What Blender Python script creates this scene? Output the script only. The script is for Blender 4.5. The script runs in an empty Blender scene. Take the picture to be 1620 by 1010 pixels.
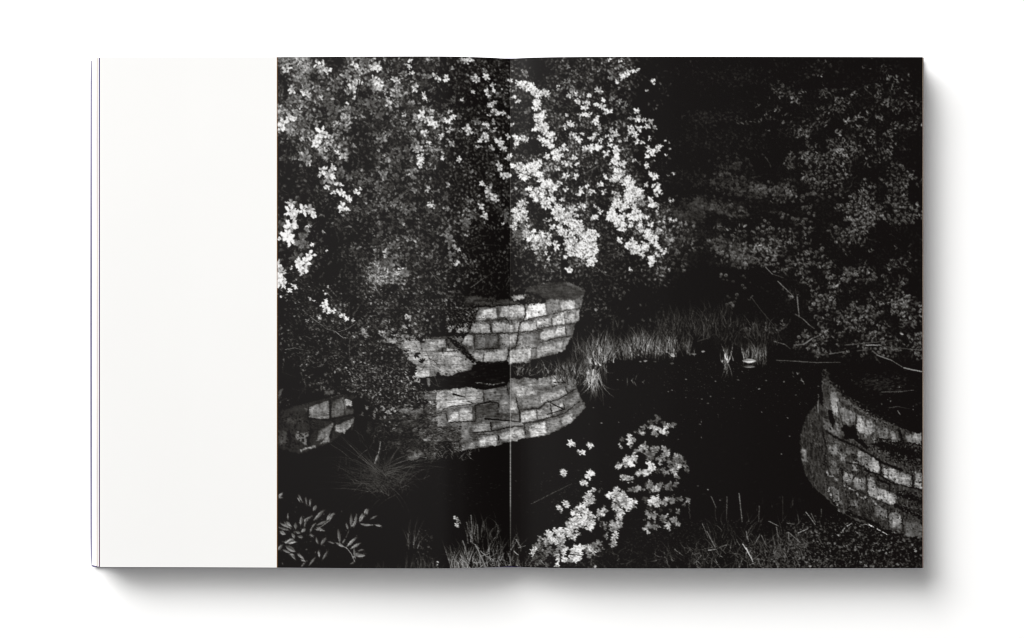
import bpy, math, random
import numpy as np

# ---------------------------------------------------------------- camera, light, exposure
C = bpy.context.scene.collection
SC = bpy.context.scene
U = 0.000372                      # metres per layout unit (the book is 0.30 m tall)
D, ZREF = 0.95, 0.0255             # camera distance to the page plane, height of that plane
HZ = D + ZREF
cam_d = bpy.data.cameras.new('camera'); cam = bpy.data.objects.new('camera', cam_d); C.objects.link(cam)
cam.location = (0, 0, HZ); cam_d.sensor_width = 36; cam_d.lens = 36 * D / (1620 * U); cam_d.clip_start = .05; cam_d.clip_end = 50
SC.camera = cam
W = bpy.data.worlds.new('World'); SC.world = W; W.use_nodes = True
bg = W.node_tree.nodes['Background']; bg.inputs[0].default_value = (1, .995, .99, 1); bg.inputs[1].default_value = .215
def softbox(name, loc, size, energy, color):
    l = bpy.data.lights.new(name, 'AREA'); l.shape = 'SQUARE'; l.size = size; l.energy = energy; l.color = color
    o = bpy.data.objects.new(name, l); C.objects.link(o); o.location = loc
    d = -o.location.normalized(); o.rotation_euler = d.to_track_quat('-Z', 'Y').to_euler()
    return o
kd = 12.0; kv = (-.72, .84, 1.0); kn = math.sqrt(sum(v * v for v in kv))
softbox('key_softbox', [v / kn * kd for v in kv], 7.2, 2110, (1, .995, .985))
oh = softbox('overhead_softbox', (-.42, .1, 2.5), 1.5, 6.8, (1, .995, .985)); oh.rotation_euler = (0, 0, 0)
SC.view_settings.view_transform = 'Standard'; SC.view_settings.look = 'None'; SC.view_settings.exposure = 0; SC.view_settings.gamma = 1
SC.render.film_transparent = False
SC.cycles.max_bounces = 6
SC.cycles.filter_width = 1.05

# ---------------------------------------------------------------- the print
# The printed photograph is painted here stroke by stroke (blossoms, leaves, stones, grass) on a grey canvas,
# in the units of the page (1 unit = PX metres); the page meshes take their ink density from it.
X0, X1, Y0, Y1 = 436, 1462, 86, 904
SS = 2
CW, CH = (X1 - X0) * SS, (Y1 - Y0) * SS
rng = np.random.default_rng(11)
rnd = random.Random(5)

def smooth(n, m, cx, cy, seed):
    r = np.random.default_rng(seed)
    g = r.random((int(n / cy) + 3, int(m / cx) + 3))
    yy = np.arange(n) / cy; xx = np.arange(m) / cx
    yi = yy.astype(int); xi = xx.astype(int)
    fy = (yy - yi)[:, None]; fx = (xx - xi)[None, :]
    fy = fy * fy * (3 - 2 * fy); fx = fx * fx * (3 - 2 * fx)
    a = g[yi][:, xi]; b = g[yi][:, xi + 1]; c = g[yi + 1][:, xi]; d = g[yi + 1][:, xi + 1]
    return (a * (1 - fx) + b * fx) * (1 - fy) + (c * (1 - fx) + d * fx) * fy

def P(x, y): return (x - X0) * SS, (y - Y0) * SS

# texture fields
n_blot = (smooth(CH, CW, 26, 22, 1) + .6 * smooth(CH, CW, 11, 10, 2) + .4 * smooth(CH, CW, 5, 5, 3)) / 2.0
n_vert = (smooth(CH, CW, 3, 18, 4) + smooth(CH, CW, 6, 34, 5) * .8) / 1.8
n_hor = (smooth(CH, CW, 22, 3, 6) + smooth(CH, CW, 9, 2.2, 7) * .8) / 1.8
n_fine = (smooth(CH, CW, 2.4, 2.4, 8) + smooth(CH, CW, 4, 4, 9)) / 2
wob_x = (smooth(CH, CW, 7, 7, 10) - .5) * 5 + (smooth(CH, CW, 2.5, 2.5, 13) - .5) * 2.5
wob_y = (smooth(CH, CW, 7, 7, 12) - .5) * 5 + (smooth(CH, CW, 2.5, 2.5, 14) - .5) * 2.5

cv = np.zeros((CH, CW), np.float32)
ys = np.arange(CH)[:, None] / SS + Y0; xs = np.arange(CW)[None, :] / SS + X0
base = .078 - .03 * np.clip((xs - 1120) / 200, 0, 1) - .0 * ys  # blacks deepen to the right: the page's uneven sheen put into the ink
base = base + .012 * (n_blot - .5)
cv[:] = base

def blit(cx, cy, spr, b, mode=0, op=1.0):
    v, a = spr
    h, w = a.shape
    x = int(round(cx - w / 2)); y = int(round(cy - h / 2))
    x0 = max(x, 0); y0 = max(y, 0); x1 = min(x + w, CW); y1 = min(y + h, CH)
    if x0 >= x1 or y0 >= y1: return
    A = a[y0 - y:y1 - y, x0 - x:x1 - x] * op; V = v[y0 - y:y1 - y, x0 - x:x1 - x] * b
    c = cv[y0:y1, x0:x1]
    r = c * (1 - A) + V * A
    if mode == 1: r = np.maximum(r, c)
    elif mode == 2: r = np.minimum(r, c)
    cv[y0:y1, x0:x1] = r

def flower_sprite(d, seed):
    r = random.Random(seed)
    R = d * SS / 2; n = int(R * 2.5) + 4
    g = np.arange(n) - (n - 1) / 2
    X, Y = np.meshgrid(g, g)
    t = r.uniform(0, 6.28); sq = r.uniform(.55, 1.0)
    c, s = math.cos(t), math.sin(t)
    U = X * c + Y * s; V = (-X * s + Y * c) / sq
    U = U + (r.random() - .5) * .3 * R
    rr = np.hypot(U, V) / R; th = np.arctan2(V, U)
    val = np.zeros_like(rr); al = np.zeros_like(rr)
    np_ = 5 if r.random() < .8 else 4
    off = r.uniform(0, 6.28)
    order = list(range(np_)); r.shuffle(order)
    for k in order:
        a0 = off + k * 6.283 / np_ + r.uniform(-.25, .25)
        L = r.uniform(.8, 1.25); wd = r.uniform(.26, .42); cu = r.uniform(-.25, .25)
        du = np.cos(th - a0) * rr; dv = np.sin(th - a0) * rr + cu * du * du
        q = np.clip(du / L, 0, 1); Wd = wd * np.sin(np.pi * q ** 1.35) ** .75 * (1 - .15 * q)
        m = np.clip((Wd - np.abs(dv)) * R * .8 + .5, 0, 1) * (du > -.02) * (du < L)
        pb = r.uniform(.84, 1.3)
        pv = pb * (1 - .16 * np.exp(-(dv / .06) ** 2) * (du < .75)) * (.84 + .2 * q) * (1 - .2 * (dv > Wd * .55))
        val = val * (1 - m) + pv * m; al = np.maximum(al, m)
    if d >= 11:
        q = r.random() * 9; val = val * (.86 + .2 * np.sin(th * 9 + q + rr * 3) * np.clip(rr, 0, 1) + .14 * np.sin(X * .9 + q) * np.sin(Y * .8 + q))
    cd = np.clip((.34 - rr) * R * .8 + .5, 0, 1); val = np.where(al > .3, val, .8); al = np.maximum(al, cd)
    cm = np.clip(1 - rr / .22, 0, 1) * .28
    val = val * (1 - cm)
    return val.astype(np.float32), al.astype(np.float32)

def halo(spr):
    a = spr[1]; h, w = a.shape
    p = np.pad(a, 4); q = p.copy()
    for dx, dy in ((1, 1), (-1, 1), (1, -1), (-1, -1), (2, 0), (-2, 0), (0, 2), (0, -2), (3, 2), (2, 3)):
        q = np.maximum(q, np.roll(np.roll(p, dx, 1), dy, 0))
    return np.zeros_like(q), q * .8

FS = {}
def flower(x, y, d, b, op=1.0, h=True, mode=0):
    k = max(3, int(round(d)))
    k = k if k < 14 else k // 2 * 2
    if k not in FS:
        FS[k] = [(lambda s: (s, halo(s)))(flower_sprite(k, k * 100 + i)) for i in range(18)]
    s, hh = rnd.choice(FS[k])
    if rnd.random() < .5: s = (s[0][:, ::-1], s[1][:, ::-1]); hh = (hh[0][:, ::-1], hh[1][:, ::-1])
    X, Y = P(x, y)
    if h: blit(X + 1, Y + 1, hh, b * .12, 0, (.2 if b > .7 else .42) * op)
    blit(X, Y, (np.minimum(s[0] * b, .97), s[1]), 1.0, mode, op)

LS = {}
def leaf_sprite(L, w, ang, two):
    R = L * SS / 2; n = int(R * 2) + 4
    g = np.arange(n) - (n - 1) / 2
    X, Y = np.meshgrid(g, g)
    c, s = math.cos(ang), math.sin(ang)
    U = (X * c + Y * s) / R; V = (-X * s + Y * c) / (R * w)
    e = np.abs(V) / np.clip(1 - U * U, .001, 1) ** (.8 if L < 8 else 1.3) 
    a = np.clip((1 - e) * R * w * .9 + .35, 0, 1) * (np.abs(U) < 1)
    v = np.where(V > 0, 1.0, two) * (1 - .25 * (np.abs(V) < .2)) * (.85 + .2 * U)
    return v.astype(np.float32), a.astype(np.float32)
def leaf(x, y, L, b, w=None, ang=None, mode=1, op=1.0):
    k = max(2, min(26, int(round(L * 1.0))))
    wi = (int(w * 10 + .5) if w else rnd.choice((3, 4, 5, 6)))
    ai = int((ang if ang is not None else rnd.random() * math.pi) / math.pi * 24) % 24
    key = (k, wi, ai)
    if key not in LS:
        LS[key] = leaf_sprite(k, wi / 10, ai * math.pi / 24, .55 + .4 * ((k * 7 + wi * 3 + ai) % 5) / 5)
    X, Y = P(x, y)
    blit(X, Y, LS[key], b, mode, op)

RS = []
for i in range(16):
    r = random.Random(900 + i); d = r.uniform(3.6, 7); R = d * SS / 2; n = int(R * 2.3) + 4
    g = np.arange(n) - (n - 1) / 2; X, Y = np.meshgrid(g, g); Y = Y / r.uniform(.7, 1); rr = np.hypot(X, Y) / R; th = np.arctan2(Y, X)
    a = np.exp(-((rr - .62) / .26) ** 2) * (.45 + .55 * np.cos(th * r.choice((3, 4, 5)) + r.uniform(0, 6)) ** 2)
    a = np.clip(a * 1.2 + .55 * np.exp(-(rr / .16) ** 2), 0, 1)
    RS.append((np.ones_like(a, dtype=np.float32) * (1 - .3 * (Y > 0)), a.astype(np.float32)))
def ring(x, y, b):
    X, Y = P(x, y); blit(X, Y, rnd.choice(RS), b, 1)

def seg(x0, y0, x1, y1, w0, w1, b, mode=0, op=1.0):
    X0_, Y0_ = P(x0, y0); X1_, Y1_ = P(x1, y1)
    w0 *= SS; w1 *= SS; m = max(w0, w1) + 2
    a = int(max(min(X0_, X1_) - m, 0)); c = int(min(max(X0_, X1_) + m, CW)); t = int(max(min(Y0_, Y1_) - m, 0)); d = int(min(max(Y0_, Y1_) + m, CH))
    if a >= c or t >= d: return
    xx = np.arange(a, c)[None, :]; yy = np.arange(t, d)[:, None]
    dx = X1_ - X0_; dy = Y1_ - Y0_; L2 = dx * dx + dy * dy + 1e-6
    u = np.clip(((xx - X0_) * dx + (yy - Y0_) * dy) / L2, 0, 1)
    D = np.hypot(xx - X0_ - u * dx, yy - Y0_ - u * dy); w = (w0 + (w1 - w0) * u) / 2
    al = np.clip(w - D + .5, 0, 1) * np.clip(w * 1.4, 0, 1) * op
    cc = cv[t:d, a:c]; r = cc * (1 - al) + b * al
    if mode == 1: r = np.maximum(r, cc)
    cv[t:d, a:c] = r

def line(pts, w0, w1, b, mode=0, op=1.0, jit=0):
    n = len(pts) - 1
    for i in range(n):
        p, q = pts[i], pts[i + 1]
        bb = b * (1 + rnd.uniform(-jit, jit))
        seg(p[0], p[1], q[0], q[1], w0 + (w1 - w0) * i / n, w0 + (w1 - w0) * (i + 1) / n, bb, mode, op)

def crack(pts, w0, w1, b, op=.9):
    # a joint or fissure: wavering line of uneven width
    n = len(pts) - 1
    for i in range(n):
        (ax, ay), (bx, by) = pts[i], pts[i + 1]; L = math.hypot(bx - ax, by - ay); m = max(1, int(L / 2.2)); last = (ax, ay)
        for k in range(1, m + 1):
            t = k / m; q = (ax + (bx - ax) * t + rnd.gauss(0, .45), ay + (by - ay) * t + rnd.gauss(0, .45)); w = w0 + (w1 - w0) * (i + t) / n
            seg(last[0], last[1], q[0], q[1], w * rnd.uniform(.4, 1.35), w * rnd.uniform(.4, 1.35), b * rnd.uniform(.7, 2.2), 0, op * rnd.uniform(.55, 1)); last = q

def blade(x, y, ang, L, w, b, bend=.3, op=1.0):
    # ang measured from straight up, positive to the right
    pts = []; a = ang; px, py = x, y; n = 5
    for i in range(n + 1):
        pts.append((px, py)); px += math.sin(a) * L / n; py -= math.cos(a) * L / n; a += bend / n * 1.5
    line(pts, w, w * .25, b, 0, op, .25)

def poly(pts, b, tex='v', amt=.5, edge=.35, rough=1.0, mode=0):
    q = [P(*p) for p in pts]
    X = [p[0] for p in q]; Y = [p[1] for p in q]
    a, c, t, d = int(max(min(X) - 6, 0)), int(min(max(X) + 6, CW)), int(max(min(Y) - 6, 0)), int(min(max(Y) + 6, CH))
    if a >= c or t >= d: return
    xx = np.arange(a, c)[None, :] + wob_x[t:d, a:c] * rough; yy = np.arange(t, d)[:, None] + wob_y[t:d, a:c] * rough
    ins = np.zeros(xx.shape, bool); dist = np.full(xx.shape, 1e9)
    for i in range(len(q)):
        (ax, ay), (bx, by) = q[i], q[i - 1]
        cond = ((ay > yy) != (by > yy)) & (xx < (bx - ax) * (yy - ay) / (by - ay + 1e-9) + ax)
        ins ^= cond
        dx, dy = bx - ax, by - ay; u = np.clip(((xx - ax) * dx + (yy - ay) * dy) / (dx * dx + dy * dy + 1e-6), 0, 1)
        dist = np.minimum(dist, np.hypot(xx - ax - u * dx, yy - ay - u * dy))
    al = np.where(ins, np.clip(dist * .55 + .35, 0, 1), np.clip(.35 - dist * .5, 0, 1))
    f = {'v': n_vert, 'h': n_hor, 'b': n_blot, 'f': n_fine}[tex][t:d, a:c]
    val = b * .95 * (1 + amt * (f - .5) * .6 + .55 * (n_fine[t:d, a:c] - .5) + .75 * (n_blot[t:d, a:c] - .5) + .35 * (n_hor[t:d, a:c] - .5))
    pit = n_fine[t:d, a:c] < .16
    val = np.where(pit, val * .72, val) * (1 - edge * np.exp(-dist / 3.0))
    cc = cv[t:d, a:c]; r = cc * (1 - al) + val * al
    if mode == 1: r = np.maximum(r, cc)
    cv[t:d, a:c] = r

def crop(ox, oy, s): return lambda L: [(ox + x / s, oy + y / s) for x, y in L]

# ---- stones: outlines are in units of enlarged tiles of the page, hence the frames below
def stones(fr, txt, tex='v', amt=.5, edge=.35, rough=1.0, grow=1.09):
    for l in txt.strip().split('\n'):
        n = [float(v) for v in l.replace(',', ' ').split()]
        q = list(zip(n[1::2], n[2::2]))
        if edge > .25 and grow != 1:
            mx0, my0 = sum(a for a, b in q) / len(q), sum(b for a, b in q) / len(q)
            q = [(mx0 + (a - mx0) * grow, my0 + (b - my0) * grow) for a, b in q]
        poly(fr(q), n[0] * rnd.uniform(.88, 1.08), tex, amt, edge, rough)

J = crop(680, 415, 5.94); K = crop(680, 580, 5.94); I = crop(430, 415, 5.94); M = crop(430, 580, 5.94)
R1 = crop(1180, 580, 5.684); R2 = crop(1180, 740, 5.684)
# mortar and weathered ground of the middle wall
stones(J, '''.43 400 560 430 440 620 415 1080 380 1440 305 1375 560 1335 700 1200 860 740 965 430 930 300 860 290 760 380 640
.30 0 700 300 690 420 930 380 1010 0 1010''', 'b', .9, .1)
stones(J, '''.22 330 310 560 330 730 350 870 390 640 405 330 415
.22 870 250 1100 190 1290 185 1460 255 1445 310 1350 360 1100 350 990 300
.34 1250 200 1330 195 1465 262 1445 285 1350 240''', 'h', 1.1, .1)
stones(J, '''.74 450 520 520 440 620 430 622 530
.45 340 425 600 425 460 450 420 520 350 500
.66 650 510 690 420 880 410 886 520 760 527
.80 900 470 940 405 1080 385 1086 495 1000 515 888 552
.50 1095 352 1215 350 1226 450 1095 455
.62 1225 370 1362 360 1350 450 1235 460
.50 1368 355 1442 300 1422 430 1368 450
.66 760 315 880 300 890 335 800 360
.68 388 580 560 568 566 660 430 672 385 640
.66 595 570 680 558 782 590 772 660 600 652
.62 806 560 850 570 822 650 800 650
.72 858 580 992 550 1000 630 850 662
.70 1006 550 1140 510 1140 600 1010 610
.76 1150 520 1255 475 1262 580 1145 590
.62 1270 510 1362 470 1360 570 1276 572
.60 1372 470 1408 440 1392 550 1366 560
.60 165 590 360 570 372 650 180 662
.58 330 700 400 690 412 800 340 782 300 760
.44 430 700 640 690 642 800 430 815
.60 670 670 816 668 802 780 680 772
.64 832 690 872 690 900 790 826 770
.52 880 670 1030 650 1022 760 872 770
.62 1040 655 1270 600 1276 680 1050 730
.52 1290 600 1356 590 1332 680 1285 692
.66 508 842 732 815 720 926 503 935
.62 758 832 950 800 940 935 738 952
.42 955 820 1010 815 1000 900 942 920
.66 1016 800 1250 730 1232 840 1120 852 1015 890
.56 370 842 500 860 490 932 430 920
.78 840 782 912 790 880 812
.50 1250 745 1310 720 1270 820 1240 840
.62 0 850 150 842 262 842 410 930 425 950 382 960 160 962 0 965
.58 0 970 380 965 370 1005 0 1012
.52 18 720 140 730 152 800 8 802
.60 160 802 285 822 150 842''')
stones(I, '''.50 1200 690 1330 700 1545 730 1545 1010 1420 1010 1290 920 1200 800
.62 1290 850 1410 850 1400 930 1300 925
.60 1420 855 1545 850 1545 1005 1420 985
.64 1210 770 1390 750 1400 838 1285 848
.58 1402 762 1545 732 1545 845 1402 838
.66 1040 700 1190 718 1200 770 1050 752
.66 1000 640 1110 640 1100 690 1010 690
.70 1120 620 1190 640 1180 700 1120 680
.66 830 620 890 620 905 700 850 710
.72 1245 490 1310 500 1310 545 1250 530
.66 1230 570 1300 590 1290 640 1225 610
.66 1340 625 1370 640 1365 670 1335 665''', 'h', .5)
stones(M, '''.58 1320 0 1545 0 1530 90 1395 100 1390 145 1340 140
.50 1455 110 1500 115 1510 180 1465 185''', 'h', .5)
# the wall's reflection in the pond
stones(K, '''.42 0 230 390 190 500 215 720 180 760 110 1000 130 1130 80 1250 60 1370 120 1400 250 1455 390 1330 530 1090 650 950 670 740 715 630 745 240 795 190 700 0 700
.44 740 150 900 100 1000 120 1010 280 820 290 750 270''', 'b', .9, .1)
stones(K, '''.60 0 240 390 200 490 250 490 320 130 400 0 440
.52 510 222 720 192 738 300 520 322
.56 800 200 950 170 1000 280 830 290
.60 1020 112 1130 92 1140 190 1030 192
.64 1142 82 1242 72 1262 130 1150 162
.56 1040 270 1270 190 1282 260 1042 342
.52 860 302 1030 262 1032 370 872 402
.52 670 342 800 322 822 440 680 442
.32 430 372 640 352 642 470 440 476
.64 860 432 1000 412 1002 500 862 522
.66 1010 412 1130 372 1132 480 1012 502
.70 1140 382 1250 332 1262 400 1150 452
.56 1262 322 1402 252 1402 320 1290 382
.50 1290 162 1370 132 1372 200 1300 232
.45 1380 200 1410 270 1395 250
.72 930 560 1086 512 1092 630 952 662
.47 1100 522 1222 482 1232 570 1112 632
.62 1232 482 1332 432 1342 520 1242 562
.45 1338 432 1450 332 1456 390 1342 512
.66 680 622 870 592 882 680 740 712 652 682
.55 400 542 560 522 566 610 410 622
.55 590 542 740 522 762 560 600 592
.76 460 672 620 652 632 740 470 752
.66 170 432 265 422 271 510 180 522
.63 275 402 390 392 402 510 280 512
.42 0 440 150 462 152 560 0 572
.60 230 762 410 702 422 770 240 792
.60 0 622 70 632 62 700 0 702
.40 160 630 280 620 290 670 170 670''', 'h', .45)
# weedy shallows left of the reflection: broken pale dashes, no clear stones
for k in range(5200):
    u = rnd.random(); v = rnd.random(); x0_, y0_ = 900 + 645 * u, 0
    top = 520 - 190 * u; bot = 660 + 230 * min(1, u * 1.3)
    x, y = M([(x0_, top + (bot - top) * v)])[0]; X_, Y_ = P(x, y)
    nb = n_blot[int(Y_), int(X_)]; dens = (.25 + .75 * u) * (1 - .55 * v)
    if rnd.random() > dens + (nb - .5) * 1.6: continue
    leaf(x, y, rnd.choice((2, 3, 4, 6)), rnd.uniform(.16, .5) * (.55 + .6 * u) * (1.25 if nb > .6 else .85), w=rnd.choice((.3, .4, .6)), ang=math.radians(rnd.gauss(176, 18)), mode=0, op=.8)
stones(M, '''.52 1400 662 1545 642 1545 720 1420 692
.42 1250 862 1400 792 1432 830 1350 882
.40 1380 240 1540 230 1545 330 1450 320
.34 1300 400 1400 380 1410 440 1310 450
.36 1200 385 1290 380 1290 440 1200 450''', 'h', 1.1, .3, 2.2)
stones(K, '''.55 0 0 50 0 45 90 0 95
.55 75 0 390 0 340 40 260 60 190 90 100 75''', 'h', .4)
for k in range(900):
    x, y = K([(rnd.uniform(0, 300), rnd.uniform(560, 840))])[0]
    if rnd.random() < (y - 675) / 60: continue
    leaf(x, y, rnd.choice((2, 3, 5)), rnd.uniform(.1, .42), w=.4, ang=math.radians(rnd.gauss(176, 20)), mode=0, op=.8)
# small wall at the left
stones(M, '''.17 100 420 540 300 760 290 770 500 560 690 280 800 60 750
.44 360 382 530 325 532 480 440 502 350 482
.44 575 332 670 296 702 350 692 440 600 472 560 462
.64 690 302 762 330 762 372 700 362
.34 668 462 690 402 762 392 762 440
.50 600 552 750 490 762 500 740 560 680 622 600 602
.43 440 602 580 522 570 560 540 652 420 702
.48 520 640 545 600 540 700 450 722
.42 230 612 330 622 352 600 322 740 240 682
.30 60 612 135 606 150 700 70 740
.22 100 480 290 470 290 530 110 530
.52 268 775 410 736 402 760 280 792
.42 500 232 592 216 582 260 500 275
.55 860 362 912 372 900 410
.58 820 462 850 430 860 462
.32 300 362 332 400 325 435
.36 55 240 100 200 80 280 60 310''', 'v', .6)
# curved wall at the right, and its drowned part
stones(R1, '''.25 655 330 700 360 690 580 730 800 740 966 520 966 490 800 487 620 540 450 600 360
.28 690 110 740 70 760 160 900 290 1130 440 1580 620 1580 966 740 966 720 700 690 480''', 'v', 1.3, .1)
stones(R2, '''.25 505 0 740 0 760 280 850 400 720 270 600 170 530 60
.23 730 0 1580 0 1580 640 1290 560 1000 480 850 400 740 170''', 'v', 1.3, .1)
# weathering: upright streaks and flecks down the right wall
def in_poly(q, x, y):
    ins = False
    for i in range(len(q)):
        (ax, ay), (bx, by) = q[i], q[i - 1]
        if (ay > y) != (by > y) and x < (bx - ax) * (y - ay) / (by - ay) + ax: ins = not ins
    return ins
rw = R1([(690, 60), (740, 20), (760, 160), (860, 300), (1130, 450), (1580, 630)]) + R2([(1580, 620), (1290, 545), (1000, 460), (850, 400), (730, 270), (600, 170), (520, 50)]) + R1([(490, 800), (487, 620), (540, 450), (600, 360), (660, 330), (690, 300)])
for k in range(9000):
    x = rnd.uniform(1265, 1460); y = rnd.uniform(590, 850)
    if not in_poly(rw, x, y): continue
    ed = min(1, (x - 1268) / 40); q = rnd.random()
    if q < .55: leaf(x, y, rnd.choice((3, 5, 7, 9)), rnd.choice((.09, .16, .24, .32, .4, .5)) * (.8 if x < 1308 else 1) * rnd.uniform(.85, 1.15), w=.3, ang=math.radians(90 + rnd.gauss(-6, 9)), mode=0, op=.45)
    elif x > 1306: leaf(x, y, rnd.uniform(1.2, 3), rnd.choice((.04, .06, .1, .5, .66)), mode=0, op=.85)
stones(R1, '''.26 682 60 720 20 740 60 725 110 744 350 725 350 690 250
0.53 760 232 790 228 830 300 865 360 832 450 790 432 760 350
0.49 830 352 900 372 932 520 852 490
0.44 903 380 1000 420 962 520
0.56 1000 442 1068 452 1060 600 990 570
0.58 1080 472 1142 482 1160 560 1082 642 1062 600
0.42 1160 522 1280 562 1282 720 1220 690
0.49 1300 572 1352 592 1362 700 1310 690
0.54 1440 622 1572 600 1572 700 1450 690
0.49 700 462 750 482 832 620 830 640 700 560
0.51 800 482 840 522 832 620
0.48 730 702 830 702 832 800 760 782
0.44 900 732 970 742 972 800 900 780
0.56 830 762 900 802 892 860 850 862
0.58 1010 762 1060 762 1192 842 1202 950 1100 930 1010 850
0.58 1240 902 1382 942 1480 990 1440 1010 1240 966
0.58 960 852 1010 862 1000 940 960 930
0.54 770 842 812 852 802 966 765 966
0.48 500 700 540 760 560 860 500 840''', 'v', .7, .3, 1.3)
stones(R2, '''0.58 1110 0 1200 0 1202 62
0.58 1245 10 1330 10 1480 72 1482 172 1400 150 1250 92
0.58 1520 40 1582 50 1582 192 1520 162
0.54 975 92 1070 92 1072 202 960 182
0.58 1100 102 1150 92 1182 172 1342 232 1332 330 1220 292 1105 252
0.52 870 32 960 62 942 150 870 132
0.54 1290 422 1350 382 1402 442 1402 552 1290 522
0.37 1420 482 1500 472 1582 522 1582 622 1440 602
0.49 930 282 1010 292 1002 360 950 342
0.37 1160 342 1262 382 1252 480 1170 432
0.44 760 152 830 202 862 320 800 292
0.51 765 0 800 0 790 60 765 50
0.54 810 0 835 0 830 60 812 55''', 'v', .7, .3, 1.3)
for k in range(3200):
    x = rnd.uniform(1268, 1460); y = rnd.uniform(590, 850)
    if in_poly(rw, x, y): leaf(x, y, rnd.choice((1.5, 2, 3, 5)), rnd.choice((.05, .08, .2, .4, .6)), w=rnd.choice((.3, .5)), ang=math.radians(90 + rnd.gauss(-6, 20)), mode=0, op=.5)
# ledge and moss lines of the right wall
for L, w, b in ((R1([(740, 130), (770, 170), (820, 250), (870, 300), (1000, 375), (1130, 450), (1250, 525)]), 3.4, .40),
                (R1([(690, 60), (685, 200), (725, 330)]), .9, .5), (R1([(655, 250), (645, 350), (650, 410)]), 1.6, .5)):
    line(L, w, w * .6, b, 1, .7, .3)
for i in range(420):
    t = rnd.random(); x, y = R1([(730 + 560 * t, 110 + 430 * t ** .75)])[0]
    leaf(x + rnd.gauss(0, 4), y + rnd.gauss(0, 3), rnd.uniform(1.5, 3.5), rnd.choice((.05, .35, .5, .6)), mode=0)
for pts in (R2([(745, 170), (755, 220), (775, 275), (825, 330), (842, 400)]), R2([(870, 140), (930, 180), (985, 205), (1020, 260), (1060, 280), (1090, 240)]), R2([(1100, 200), (1110, 250), (1160, 320), (1210, 355)]), R1([(1150, 560), (1150, 640), (1158, 690)]),
            R2([(730, 30), (745, 70), (790, 75), (830, 120)]), R2([(1265, 380), (1270, 480)])):
    for k in range(len(pts) - 1):
        for j in range(12):
            t = rnd.random(); x = pts[k][0] * (1 - t) + pts[k + 1][0] * t; y = pts[k][1] * (1 - t) + pts[k + 1][1] * t
            leaf(x + rnd.gauss(0, .7), y + rnd.gauss(0, .7), rnd.uniform(2, 4), rnd.uniform(.5, .8))
# cracks and sticks
crack(J([(0, 830), (120, 838), (280, 826)]), 1.2, .8, .08); crack(J([(118, 800), (124, 850)]), 2, 2, .05); crack(J([(-60, 880), (60, 870), (250, 880), (410, 935)]), .8, .8, .2); crack(J([(0, 718), (150, 712), (160, 800)]), 1.4, 1.2, .12)
crack(J([(640, 540), (700, 520), (745, 560)]), 3, 2, .12); crack(J([(380, 560), (360, 660), (420, 690)]), 3, 2.5, .14); crack(J([(420, 690), (415, 810)]), 2.4, 2, .1)
crack(J([(890, 400), (897, 470), (880, 550), (845, 570), (832, 650), (822, 740), (800, 800), (742, 828), (722, 928), (742, 990)]), 1.9, 1.7, .05)
crack(J([(1090, 350), (1087, 455)]), 1, .8, .15); crack(J([(370, 555), (620, 545), (870, 540)]), 1.6, 1, .12); crack(J([(880, 560), (940, 530), (1100, 500), (1250, 462), (1410, 430)]), 2.2, 1.6, .13)
crack(J([(400, 672), (560, 672), (830, 662), (1000, 640), (1150, 600), (1360, 572)]), 1.8, 1.6, .13); crack(J([(430, 820), (640, 810), (660, 780)]), 2.4, 1.6, .1); crack(J([(1030, 760), (1170, 715), (1330, 690)]), 2.2, 2, .12)
crack(J([(430, 935), (580, 945), (720, 930)]), 1.5, 2, .05); crack(J([(505, 850), (498, 930)]), 1.2, 1, .08); crack(J([(1010, 620), (1060, 640), (1040, 660)]), 3, 2, .15)
crack(J([(440, 985), (560, 960), (700, 965), (600, 990)]), 3, 2, .35); crack(J([(0, 960), (150, 955), (400, 965)]), .8, .8, .2); crack(J([(565, 570), (580, 660)]), 3, 3, .1); crack(J([(650, 690), (640, 790)]), 3, 3, .12)
crack(J([(790, 590), (790, 660)]), 2, 2, .25); crack(J([(1000, 545), (1003, 620)]), 1.4, 1, .2); crack(J([(1270, 600), (1282, 690)]), 1.5, 1.2, .1); crack(J([(635, 430), (640, 530)]), 2.6, 2.6, .2); crack(J([(1145, 520), (1145, 600)]), 1.5, 1.5, .15)
for q in (J([(440, 930), (560, 945), (740, 935), (745, 1010), (430, 1010), (400, 990)]), K([(390, 40), (470, 20), (740, 20), (740, 150), (700, 175), (560, 190), (420, 210), (390, 180), (0, 210), (0, 100), (200, 90), (260, 50)])):
    poly(q, .09, 'h', 1.5, .1)
line(K([(400, 195), (520, 215), (600, 200), (720, 175)]), 1.6, 1.6, .06); crack(K([(430, 150), (580, 170), (700, 150)]), 2.2, 1.6, .25)
for k in range(260):
    x, y = rnd.uniform(688, 806), rnd.gauss(594, 7); leaf(x, y, rnd.choice((1.5, 2.5, 4)), rnd.choice((.05, .14, .22, .32)), w=.3, ang=math.radians(rnd.gauss(175, 25)), mode=0, op=.7)
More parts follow.
